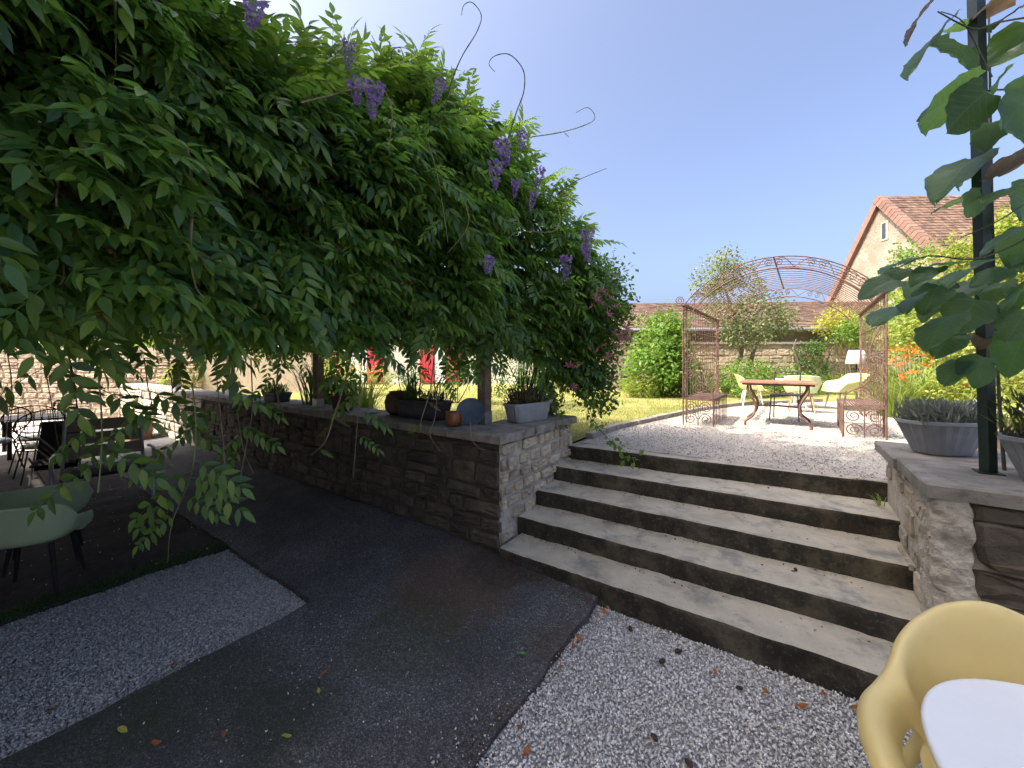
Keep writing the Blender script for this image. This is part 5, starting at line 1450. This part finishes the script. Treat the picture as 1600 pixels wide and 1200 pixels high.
b = MB(); b.bbox(-.40, .40, -.48, .20, .40, .435, .008); obj('seat', b.mesh('seat', M['black_cloth']), wc)
bt = thing('terrace_table', 'dark rectangular metal table under the far part of the pergola', 'table', W(-9.9, 8.2, 0))
b = MB(); b.bbox(-.55, .75, -.45, .5, .71, .74, .004); obj('tabletop', b.mesh('tabletop', M['dark_iron']), bt)
for sx in (-.5, .7):
    for sy in (-.4, .45):
        b = MB(); b.box(sx - .03, sx + .03, sy - .03, sy + .03, 0, .71); obj('leg', b.mesh('leg', M['dark_iron']), bt)
def wire_chair(loc, rotz, lab):
    t = thing('wire_chair', lab, 'chair', loc, rotz, 'wire chairs round the dark terrace table', 1.18)
    b = MB(); n = 30
    loop = [(.30 * math.cos(2 * PI * i / n), .28 + .05 * math.sin(2 * PI * i / n), .76 + .20 * math.sin(2 * PI * i / n)) for i in range(n)]
    b.tube(loop, .009, 5, closed=True)
    obj('back_frame', b.mesh('back_frame', M['dark_iron']), t)
    b = MB()
    for k in range(-4, 5):
        x = .065 * k; hh = .20 * math.sqrt(max(0, 1 - (x / .30) ** 2))
        b.tube([(x, .28 - .05 * hh / .2, .76 - hh), (x * 1.1, .285, .76), (x, .28 + .05 * hh / .2, .76 + hh)], .004, 4, cap=False)
    for z in (-.1, 0, .1):
        w_ = .30 * math.sqrt(1 - (z / .2) ** 2); b.tube([(-w_, .28 + z * .25, .76 + z), (0, .30 + z * .25, .76 + z), (w_, .28 + z * .25, .76 + z)], .004, 4, cap=False)
    kind(obj('back_mesh', b.mesh('back_mesh', M['dark_iron']), t), 'stuff')
    b = MB(); b.lathe([(.20, .43), (.215, .445), (.215, .47), (.19, .485), (.01, .487)], 24); obj('cushion', b.mesh('cushion', M['cushion'], True), t)
    b = MB(); b.tube([(.24 * math.cos(2 * PI * i / n), .24 * math.sin(2 * PI * i / n), .42) for i in range(n)], .009, 5, closed=True); obj('seat_ring', b.mesh('seat_ring', M['dark_iron']), t)
    for sx in (-1, 1):
        for sy in (-1, 1):
            b = MB(); b.tube([(sx * .17, sy * .17, .42), (sx * .24, sy * .25, 0)], .009, 5); obj('leg', b.mesh('leg', M['dark_iron']), t)
    for sx in (-1, 1):
        b = MB(); b.tube([(sx * .2, .13, .43), (sx * .26, .26, .66)], .008, 5); obj('stay', b.mesh('stay', M['dark_iron']), t)
def wc_at(l, d, turn, lab):
    q = W(l, d, 0); wire_chair(q, face_to(q, q + q * .5) + turn, lab)
wc_at(-7.55, 6.35, .15, 'wire chair with oval back and round cushion nearest the wooden armchair')
wc_at(-8.35, 6.95, -.2, 'wire chair with oval back just behind the one next to the wooden armchair')
wc_at(-8.75, 6.55, .5, 'wire chair at the near end of the dark table, cut by the picture edge')
fc = thing('folding_chair', 'dark folded chair leaning beside the wooden armchair', 'chair', W(-6.9, 6.0, 0), math.radians(70))
b = MB(); b.obox((0, 0, .62), (.22, 0, 0), (0, .012, 0), (0, .16, .34)); obj('backrest', b.mesh('backrest', M['black_cloth']), fc)
b = MB(); b.obox((0, -.12, .42), (.22, 0, 0), (0, .2, .05), (0, 0, .012)); obj('seat', b.mesh('seat', M['black_cloth']), fc)
for sx in (-1, 1):
    b = MB(); b.tube([(sx * .23, .26, 0), (sx * .23, -.30, .5)], .012, 5); obj('leg', b.mesh('leg', M['grey_metal']), fc)
    b = MB(); b.tube([(sx * .24, -.30, 0), (sx * .24, .16, .95)], .012, 5); obj('leg', b.mesh('leg', M['grey_metal']), fc)

# ------------------------------------------------------------------ pots on the walls
def soil_disc(t, r, z, sx=1, sy=1, power=2.0):
    b = MB(); b.lathe([(r, z), (r * .6, z + .012), (.01, z + .015)], 24, sx=sx, sy=sy, power=power); obj('compost', b.mesh('compost', M['compost']), t)
def trough(name, label, loc, rotz, L, wd, h, mat, ribs=True, plantkey='heather', pn=700, ph=.16, group=None, power=7.0, flare=.84, n=96, rib=.022):
    t = thing(name, label, 'planter', loc, rotz, group)
    b = MB(); md = (lambda a, z: 1 + (rib * math.cos(a * 22) if .02 < z < h - .025 else 0)) if ribs else None
    b.lathe([(flare * .95, 0), (flare, .012), (lerp(flare, 1, .5), h * .5), (.985, h - .026), (1.03, h - .024), (1.03, h), (.95, h), (.93, h - .05)], n, sx=L / 2, sy=wd / 2, mod=md, power=power)
    obj('pot', b.mesh('pot', M[mat], not ribs), t)
    soil_disc(t, .92, h - .055, L / 2, wd / 2, power)
    g = np.random.default_rng(int(L * 1000) + pn)
    T = np.stack([g.uniform(-.44, .44, pn) * L, g.uniform(-.4, .4, pn) * wd, h - .05 + g.random(pn) * ph], 1)
    X = np.stack([T[:, 0] * .9 / L + g.normal(0, .35, pn), g.normal(0, .35, pn), np.full(pn, 1.0)], 1); Z = g.normal(0, 1, (pn, 3))
    sh = (LEAF4[0] * np.array([1, .28, .6]), LEAF4[1])
    V, F = instance(sh[0], sh[1], frames(X, Z), T, g.uniform(.05, .11, pn))
    kind(obj('plant', np_mesh('plant', V, F, M[plantkey]), t), 'stuff')
    return t
G3 = 'grey ribbed planters on the walls'
trough('window_box', 'grey ribbed rectangular planter with heather on the wall corner beside the steps', (-2.46, 3.86, CT), math.radians(80), .62, .24, .215, 'planter_grey', group=G3)
trough('window_box', 'long dark grey planter with iris and dry stalks, behind the copper pot', (-3.62, 3.30, CT), math.radians(2), .80, .26, .22, 'planter_dark', False, 'heather', 300, .12)
ip = strap_plant('iris', 'iris with one violet flower growing in the long dark grey planter', [((-3.78, 3.3, CT + .16), 26, .22, .48, .012)], 'strap_dark')
b = MB(); b.tube([(-3.9, 3.25, CT + .17), (-3.93, 3.2, CT + .4), (-3.96, 3.2, CT + .55)], .005, 5); obj('flower_stalk', b.mesh('flower_stalk', M['dark_stem']), ip, world=True)
for k in range(5): obj('flower', flower_me('purple'), ip, loc=Vector((-3.96 + .02 * k, 3.2, CT + .52 + .02 * k)) - ip.location, rot=(.5 * k, .4, k), scale=(1.1, 1.1, 1.1))
ds = thing('dry_plant', 'brown dried stalks bent over the right end of the long dark planter', 'plant', (-3.4, 3.3, CT + .17)); b = MB(); r_ = random.Random(4)
for k in range(16):
    x = r_.uniform(-.12, .2); e = (x + r_.uniform(.0, .3), r_.uniform(-.1, .1), r_.uniform(.25, .5))
    b.tube(curve3([(x, 0, 0), (x + .03, 0, .2), e, (e[0] + .1, e[1], e[2] - r_.uniform(.02, .12))], 3), .004, 4)
obj('stem', b.mesh('stem', M['vine_stem']), ds)
ov = dict(power=2.6, flare=.66, n=88)
trough('oval_planter', 'grey fluted oval planter with silvery lavender, between steps and green pole', (0.97, 4.30, CT), math.radians(30), .53, .34, .25, 'planter_grey', True, 'lavender', 900, .14, G3, **ov)
trough('oval_planter', 'grey fluted oval planter right of the green pole, cut by the picture edge', (1.30, 3.62, CT), math.radians(30), .53, .34, .26, 'planter_grey', True, 'heather', 600, .26, G3, **ov)
def round_pot(name, label, loc, prof, mat, cat='pot', n=28):
    t = thing(name, label, cat, loc); b = MB(); b.lathe(prof, n); obj('body', b.mesh('body', M[mat], True), t); return t
cp = round_pot('copper_pot', 'small brown copper pot on the wall beside the blue grey dish', (-2.92, 3.10, CT), [(.065, 0), (.078, .01), (.088, .07), (.084, .125), (.080, .135), (.086, .15), (.082, .15), (.076, .13), (.06, .02), (.005, .015)], 'copper')
b = MB(); b.tube(curve3([(.084, 0, .12), (.125, 0, .11), (.12, 0, .05), (.086, 0, .04)], 4), .008, 6); obj('handle', b.mesh('handle', M['copper']), cp)
di = thing('metal_dish', 'blue grey round dish propped up against the corner post', 'dish', (-2.80, 3.24, CT), math.radians(20))
b = MB(); b.lathe([(.05, .0), (.12, .012), (.145, .04), (.150, .042), (.138, .034), (.05, .008)], 32); o = obj('bowl', b.mesh('bowl', M['dish'], True), di); o.location = (0, .0, .135); o.rotation_euler = (math.radians(62), 0, .3)
b = MB(); b.tube([(.15 * math.cos(2 * PI * i / 30), .15 * math.sin(2 * PI * i / 30), .041) for i in range(30)], .005, 5, closed=True); r2 = obj('rim_ring', b.mesh('rim_ring', M['dish']), di); r2.location = o.location; r2.rotation_euler = o.rotation_euler
fpot = round_pot('clay_pot', 'dark clay pot with small plant just right of the middle pergola post', (-5.05, 3.14, CT), [(.11, 0), (.125, .01), (.165, .20), (.18, .205), (.18, .23), (.165, .23), (.15, .18), (.01, .17)], 'terracotta_dark')
V, F = cloud([(0, 0, .3, .14, .14, .12)], 260, .07, 5); kind(obj('plant', np_mesh('plant', V, F, M['bush_dark']), fpot), 'stuff')
cj = round_pot('stone_crock', 'round brown crock at the left end of the long dark planter', (-4.12, 3.34, CT), [(.10, 0), (.16, .06), (.175, .16), (.15, .25), (.11, .28), (.12, .30), (.10, .30), (.09, .26), (.01, .24)], 'terracotta_dark')
trough('shallow_planter', 'dark shallow planter with low green plants left of the tall grassy plant', (-7.1, 3.2, CT), 0, .55, .28, .16, 'planter_dark', False, 'bush_dark', 300, .14)
strap_plant('tall_grass_plant', 'tall dark grassy plant in a clump left of the middle pergola post', [((-6.25, 3.45, CT - .2), 110, .6, .95, .012)], 'strap_dark')
strap_plant('tall_grass_plant', 'bright strappy plant just right of the middle pergola post', [((-5.5, 3.7, TOP), 90, .55, .8, .022)], 'strap')
tr2 = trough('terracotta_box', 'pinkish terracotta box with green plant at the sunlit end of the retaining wall', P(215, 690, 0) + Vector((0, 0, 0)), 0, .75, .45, .5, 'terracotta', False, 'bush', 160, .12)
trough('stone_trough', 'pale stone trough among the plants behind the oval planter', (1.75, 5.75, TOP), math.radians(38), .62, .4, .42, 'pale_trough', False, 'bush_yellow', 260, .12)

# ------------------------------------------------------------------ pole with the big leaved vine
gpole = thing('green_pole', 'dark green square metal pole on the coping, with the big leaved vine', 'pole', (1.035, 3.70, CT))
b = MB(); p0, p1 = Vector((0, 0, .008)), Vector(PD(1524, -40, 2.43)) - Vector((1.035, 3.70, CT)); ax = (p1 - p0) / 2
b.obox((p0 + p1) / 2, LAT * .027, DEP * .027, ax); obj('shaft', b.mesh('shaft', M['green_paint']), gpole)
b = MB(); b.box(-.055, .055, -.055, .055, 0, .008); obj('foot_plate', b.mesh('foot_plate', M['green_paint']), gpole)
def big_leaf(seed):
    r = random.Random(seed); n, k = 13, 9; b = MB(); ph = [r.uniform(0, 6) for _ in range(4)]; curl = r.uniform(.08, .34); cup = r.uniform(.12, .5)
    for i in range(n):
        t = i / (n - 1)
        w = .47 * (math.sin(PI * min(1, t * .93 + .085) ** .80)) ** .62 * (1 - .10 * t) if t < 1 else .015
        for j in range(k):
            s = -1 + 2 * j / (k - 1)
            edge = 1 + .05 * math.sin(17 * t + ph[0]) * abs(s) + .035 * math.sin(31 * t + ph[1]) * abs(s)
            y = s * w * edge
            x = t - .16 * abs(s) ** 1.6 * max(0, .32 - t) * 2.2 + .06 * abs(s) * t
            z = cup * .5 * abs(s) ** 1.5 * w - curl * t ** 2 + .022 * math.sin((t * 1.1 - abs(s) * .55) * 17 + ph[2]) * (.25 + abs(s)) + .03 * math.sin(5 * t + ph[3]) * s - .05 * abs(s) ** 4
            b.v.append((x, y, z))
    for i in range(n - 1):
        for j in range(k - 1):
            a = i * k + j; b.face((a, a + 1, a + k + 1, a + k))
    return b
BIG = {}
for key in ('vine_leaf', 'vine_leaf_brown'): BIG[key] = [big_leaf(900 + q).mesh('leaf', M[key], True) for q in range(7)]
vin = thing('big_leaf_vine', 'vine with very large rounded dark leaves climbing the green pole', 'climbing plant', (1.12, 3.80, CT))
def vine_branch(pix, d, r=.006):
    b = MB(); c = curve3([PD(x, y, d + .06 * math.sin(i * 2)) for i, (x, y) in enumerate(pix)], 4); b.tube(c, [lerp(r, r * .5, i / (len(c) - 1)) for i in range(len(c))], 6)
    obj('stem', b.mesh('stem', M['dark_stem']), vin, world=True)
vine_branch([(1570, 745), (1560, 600), (1552, 400), (1548, 200), (1545, 20)], 2.5, .010)
vine_branch([(1660, 20), (1600, 28), (1560, 35), (1520, 45), (1465, 18)], 2.2)
vine_branch([(1550, 120), (1520, 60), (1500, 30), (1470, 18)], 2.25, .004)
vine_branch([(1640, 142), (1570, 140), (1530, 142), (1480, 138)], 2.25)
vine_branch([(1650, 300), (1600, 320), (1560, 345), (1500, 372)], 2.3)
vine_branch([(1640, 350), (1580, 385), (1520, 405), (1450, 400), (1400, 420), (1355, 440)], 2.3)
vine_branch([(1650, 495), (1590, 500), (1540, 502), (1505, 505), (1470, 490)], 2.35)
VR = random.Random(17)
# pixel centre, length in pixels, direction from base to tip (degrees, 90 is up), how far the blade turns to the viewer, brown
BL_ = [(1430, 30, 92, 226, .25, 1), (1437, 74, 118, 219, .75, 0), (1486, 92, 108, 232, .9, 0), (1505, 38, 50, 10, .2, 0), (1562, 28, 64, 200, .15, 0), (1468, 165, 136, 206, .6, 0), (1500, 178, 116, 224, .9, 0),
       (1582, 78, 124, 240, .8, 0), (1578, 178, 128, 222, .9, 0), (1556, -2, 96, 188, .3, 1), (1624, 10, 120, 250, .5, 1), (1490, 268, 112, 212, .2, 0), (1500, 278, 64, 225, .6, 0), (1582, 262, 110, 235, .8, 1), (1630, 210, 130, 230, .8, 0),
       (1480, 316, 64, 190, .3, 0), (1512, 322, 66, 215, .7, 0), (1560, 300, 80, 200, .3, 0), (1590, 325, 100, 225, .6, 0), (1565, 372, 110, 212, .15, 0), (1600, 385, 110, 245, .5, 0),
       (1372, 446, 90, 200, .55, 0), (1425, 402, 62, 182, .25, 0), (1392, 412, 70, 190, .2, 0), (1400, 428, 56, 215, .5, 0), (1445, 425, 74, 200, .3, 0), (1436, 448, 72, 215, .6, 0), (1383, 486, 96, 196, .5, 0), (1455, 462, 92, 222, .8, 0),
       (1478, 408, 66, 170, .25, 0), (1492, 428, 72, 200, .45, 0), (1505, 452, 84, 215, .5, 0), (1540, 405, 64, 185, .2, 0), (1545, 432, 80, 205, .3, 0), (1582, 412, 90, 195, .3, 0), (1512, 488, 116, 220, .85, 0), (1462, 512, 112, 214, .5, 0),
       (1478, 532, 84, 210, .6, 0), (1548, 526, 100, 196, .35, 1), (1588, 545, 120, 236, .9, 0), (1590, 505, 100, 225, .6, 0), (1488, 578, 80, 212, .8, 0), (1518, 566, 78, 200, .4, 0), (1532, 585, 62, 240, .7, 0), (1570, 470, 96, 215, .7, 0),
       (1556, 455, 80, 220, .5, 0), (1605, 450, 100, 215, .5, 0), (1545, 210, 70, 240, .7, 0), (1545, 135, 84, 215, .6, 0), (1600, 120, 96, 220, .6, 0), (1450, 480, 70, 225, .7, 0), (1420, 470, 66, 205, .4, 0)]
for q, (x, y, L, ang, fc_, br) in enumerate(BL_):
    d = 2.28 + VR.uniform(-.22, .2); a = math.radians(ang)
    Ls = L * (.74 if y < 330 else .60) / FOC * d
    X = (LAT * math.cos(a) + Vector((0, 0, math.sin(a))) + DEP * VR.uniform(-.35, .25)).normalized()
    toc = (Vector((0, 0, EYE)) - Vector(PD(x, y, d))).normalized()
    sgn = -1 if y < 330 else 1                  # high leaves show their undersides
    Z = Vector((0, 0, 1.0)) * (1.15 - fc_) + toc * fc_ * (.8 if y < 330 else .42) * sgn + LAT * VR.uniform(-.35, .35) + DEP * VR.uniform(-.3, .3)
    Rr = frames(np.array([tuple(X)]), np.array([tuple(Z)]))[0]
    c = Vector(PD(x, y, d)) - X * Ls * .5
    me_ = BIG['vine_leaf_brown' if br else 'vine_leaf'][q % 7]
    obj('leaf', me_, vin, loc=c - vin.location, rot=Matrix([list(Rr[k]) for k in range(3)]).to_euler(), scale=(Ls, Ls * VR.uniform(.85, 1.1), Ls))

# ------------------------------------------------------------------ crushed stone, as real pebbles
def pebbles(name, n, ub, vb, zf, s0, s1, mat, seed, test=None):
    g = np.random.default_rng(seed)
    P_ = np.stack([g.uniform(ub[0], ub[1], n), g.uniform(vb[0], vb[1], n), np.zeros(n)], 1)
    x_, y_, d_ = project(P_ + np.array([0, 0, zf]))
    k = (d_ > .3) & (x_ > -250) & (x_ < 2050) & (y_ < 1480)
    if test is not None: k &= test(P_[:, 0], P_[:, 1])
    P_ = P_[k]; n = len(P_)
    P_[:, 2] = zf + g.uniform(-.004, .008, n)
    O = np.array([(1, 0, 0), (-1, 0, 0), (0, 1, 0), (0, -1, 0), (0, 0, 1), (0, 0, -1)], float)
    Fb = np.array([(0, 2, 4), (2, 1, 4), (1, 3, 4), (3, 0, 4), (2, 0, 5), (1, 2, 5), (3, 1, 5), (0, 3, 5)])
    Q = g.normal(0, 1, (n, 3)); Z = g.normal(0, .6, (n, 3)); Z[:, 2] += 1
    Rr = frames(Q, Z); S = g.uniform(s0, s1, n)[:, None] * np.stack([g.uniform(.8, 1.25, n), g.uniform(.7, 1.05, n), g.uniform(.5, .85, n)], 1)
    Bv = O[None] * S[:, None, :] + g.normal(0, .0016, (n, 6, 3))
    V = np.einsum('nij,nkj->nki', Rr, Bv) + P_[:, None, :]
    F = Fb[None] + (np.arange(n) * 6)[:, None, None]
    return kind(obj(name, np_mesh(name, V.reshape(-1, 3), F.reshape(-1, 3), M[mat])), 'stuff')
def wavy(u, v): return .03 * np.sin(v * 9) + .02 * np.sin(v * 23 + 1)
pebbles('gravel', 92000, (-1.26, 3.0), (.5, 3.0), -.022, .0045, .0112, 'pebble', 1, lambda u, v: (u > -1.215 + wavy(u, v) * .5) & (v < 2.93 + .02 * u))
pebbles('gravel', 50000, (-4.8, -3.0), (-.4, 1.72), -.047, .0045, .0112, 'pebble_shaded', 2, lambda u, v: (u < -3.045 + wavy(u, v) * .4) & (v < 1.655))
pebbles('gravel', 26000, (-2.2, 3.0), (4.7, 9.5), TOP + .002, .007, .012, 'pebble_warm', 3, lambda u, v: u > np.interp(v, [e[0] for e in EDGE], [e[1] for e in EDGE]) + .08)
pebbles('loose_gravel', 150, (-1.40, -1.2), (.8, 2.8), .006, .003, .009, 'pebble', 6)
pebbles('loose_gravel', 260, (-3.05, -1.2), (.3, 2.9), .006, .003, .006, 'pebble', 4)
pebbles('loose_gravel', 500, (-13, -4.7), (-.5, 2.9), .004, .004, .008, 'pebble', 5)

# lawn blades
g = np.random.default_rng(77); n = 52000
d_ = 5.2 + 9.5 * g.random(n) ** 1.4; px_ = g.uniform(520, 1125, n); lat_ = (px_ - 800) / FOC * d_
T = np.stack([lat_ * CC - d_ * SS, lat_ * SS + d_ * CC, np.zeros(n)], 1)
k = (T[:, 1] > 3.6) & (T[:, 0] < np.interp(T[:, 1], [e[0] for e in EDGE], [e[1] for e in EDGE]) - .06); T = T[k]; n = len(T); d_ = d_[k]
T[:, 2] = TOP + .005
tri = (np.array([(0, .06, 0), (0, -.06, 0), (1, 0, 0.15)]), np.array([(0, 1, 2)]))
X = g.normal(0, .35, (n, 3)); X[:, 2] = 1
V, F = instance(tri[0], tri[1], frames(X, g.normal(0, 1, (n, 3))), T, g.uniform(.025, .06, n) * (1 + d_ * .03))
kind(obj('grass', np_mesh('grass', V, F, M['grass'])), 'stuff')
# moss along the gravel edge under the pergola
g = np.random.default_rng(78); n = 5200
T = np.stack([-4.78 + g.normal(0, .07, n), g.uniform(-.3, 1.7, n), np.full(n, -.012)], 1)
X = g.normal(0, .8, (n, 3)); X[:, 2] = .7
V, F = instance(tri[0] * np.array([1, 2, 1]), tri[1], frames(X, g.normal(0, 1, (n, 3))), T, g.uniform(.012, .035, n))
kind(obj('moss_ground_cover', np_mesh('moss_ground_cover', V, F, M['strap_dark'])), 'stuff')

# ------------------------------------------------------------------ what has fallen on the ground
def fallen(name, key, seed, s):
    r = random.Random(seed); b = MB(); n = 7
    for i in range(n):
        t = i / (n - 1); w = .24 * math.sin(PI * (t * .94 + .03)) ** .8
        for sg in (-1, 0, 1): b.v.append((t - .5, sg * w, .10 * math.sin(t * 5 + seed) + .07 * abs(sg) + .03 * math.sin(9 * t + sg)))
    for i in range(n - 1):
        for j in (0, 1):
            a = i * 3 + j; b.face((a, a + 1, a + 4, a + 3))
    b.v = [(x * s, y * s, z * s) for x, y, z in b.v]
    return b.mesh(name, M[key])
FR = random.Random(23)
def scatter(name, key, spots, s, label, cat, group):
    ms = [fallen(name, key, 50 + q, s) for q in range(3)]
    for q, (x, y, z) in enumerate(spots):
        p = P(x, y, z) + Vector((0, 0, .012)); k = FR.uniform(.75, 1.3)
        o = obj(name, ms[q % 3], None, loc=p, rot=(FR.uniform(-.25, .25), FR.uniform(-.25, .25), FR.uniform(0, 6)), scale=(k, k, k))
        tag(o, label, cat, group)
scatter('fallen_leaf', 'yellow_leaf', [(191, 1144, .0), (448, 1154, .0), (498, 1083, .0), (502, 1002, .0), (221, 909, .0)], .045, 'small yellow leaf lying flat on the dark path', 'leaf', 'yellow leaves fallen on the path')
scatter('fallen_leaf', 'dead_leaf', [(270, 1042, -.03), (80, 1112, -.03), (245, 1164, .01), (350, 1150, .01), (506, 1055, .01)], .05, 'dry brown leaf by the edge of path and shaded gravel', 'leaf', 'brown leaves along the path edge')
scatter('fallen_leaf', 'green_leaf', [(815, 1025, .02)], .05, 'single fresh green leaf lying on the asphalt path', 'leaf', None)
scatter('fallen_leaf', 'dead_leaf', [(1117, 1052, -.01), (1288, 1087, -.01), (1252, 1106, -.01), (1195, 1082, -.01), (945, 958, .02), (935, 965, .02), (950, 952, .02), (905, 1000, .0), (897, 1012, .0), (877, 1045, .0), (1340, 1110, -.01), (822, 1178, -.01), (812, 1140, -.01)], .055, 'curled dry brown leaf lying on the gravel below the steps', 'leaf', 'dry leaves on the gravel below the steps')
scatter('flower_petal', 'purple', [(640, 1018, .01), (637, 1055, .01), (780, 1015, .01), (823, 962, .02), (627, 1010, .01), (880, 1092, -.01), (700, 1005, .01)], .022, 'tiny purple wisteria petal lying on the path', 'petal', 'purple petals on the path')
cb = MB(); cb.lathe([(.004, -.03), (.012, -.024), (.017, -.005), (.015, .012), (.007, .026), (.002, .03)], 9, mod=lambda a, z: 1 + .14 * math.sin(3 * a + z * 160)); cm = cb.mesh('cone', M['cone'])
for q, (x, y, z) in enumerate([(1035, 1036, -.01), (1060, 1020, -.01), (1155, 1078, -.01), (1023, 1156, -.01), (1016, 975 , -.01), (1076, 1196, -.01), (1243, 892, .34), (985, 985, -.01)]):
    p = P(x, y, z) + Vector((0, 0, .012)); o = obj('fallen_cone', cm, None, loc=p, rot=(PI / 2, FR.uniform(-.3, .3), FR.uniform(0, 6)), scale=[FR.uniform(.6, .95)] * 3)
    tag(o, 'small dark cone resting on the third step' if z > .3 else 'small dark cone lying on the pale gravel below the steps', 'cone', None if z > .3 else 'cones on the gravel')
for q, (x0, y0, x1, y1) in enumerate(((1003, 1168, 1050, 1170), (982, 1162, 1004, 1136))):
    a, c = P(x0, y0, -.01), P(x1, y1, -.01); b = MB(); mid = (a + c) / 2
    b.tube([a - mid, Vector((0, 0, .006)), c - mid], .0022, 5); o = obj('twig', b.mesh('twig', M['vine_stem']), None, loc=mid + Vector((0, 0, .008)))
    tag(o, ['straight pale twig lying on the gravel near the lower picture edge', 'shorter slanting twig on the gravel above the straight one'][q], 'twig')
g = np.random.default_rng(90); n = 900                                  # crumbs along the steps and the path edge
tt_ = g.integers(0, 5, n); uu = g.uniform(WU + .05, RU - .05, n); fr = g.random(n) ** 2
vv = np.array([lerp(lerp(LV[k + 1], RVS[k + 1], (u_ - WU) / 2.9), lerp(LV[k], RVS[k], (u_ - WU) / 2.9), f_) if k < 4 else 4.6 + .2 * f_ for k, u_, f_ in zip(tt_, uu, fr)]) - .015
T = np.stack([uu, vv, .17 * (tt_ + 1) + .006], 1)
sel = (fr < .25) & ((uu < -.4) | (g.random(n) < .45)) | (g.random(n) < .12); T = T[sel]; n = len(T)
V, F = instance(LEAF4[0], LEAF4[1], frames(g.normal(0, 1, (n, 3)) * np.array([1, 1, .2]), g.normal(0, .3, (n, 3)) + np.array([0, 0, 1])), T, g.uniform(.008, .028, n))
kind(obj('leaf_litter', np_mesh('leaf_litter', V, F, M['litter'])), 'stuff')
n = 420
vv = g.uniform(1.2, 2.9, n); T = np.stack([-1.2 + g.normal(-.03, .05, n), vv, np.full(n, .008)], 1)
T2 = np.stack([g.uniform(-2.1, -1.2, n), 2.88 + g.normal(-.06, .05, n), np.full(n, .08)], 1); T2[:, 2] = [court_h(a_, c_) + .012 for a_, c_ in T2[:, :2]]
T = np.concatenate([T, T2]); n = len(T)
V, F = instance(LEAF4[0], LEAF4[1], frames(g.normal(0, 1, (n, 3)) * np.array([1, 1, .2]), g.normal(0, .3, (n, 3)) + np.array([0, 0, 1])), T, g.uniform(.006, .024, n))
kind(obj('leaf_litter', np_mesh('leaf_litter', V, F, M['litter'])), 'stuff')
# fern in the stair corner
strap_plant('wall_fern', 'small green weed at the right end of the second highest step', [((RU - .05, 4.45, .69), 16, .08, .09, .004)], 'strap')
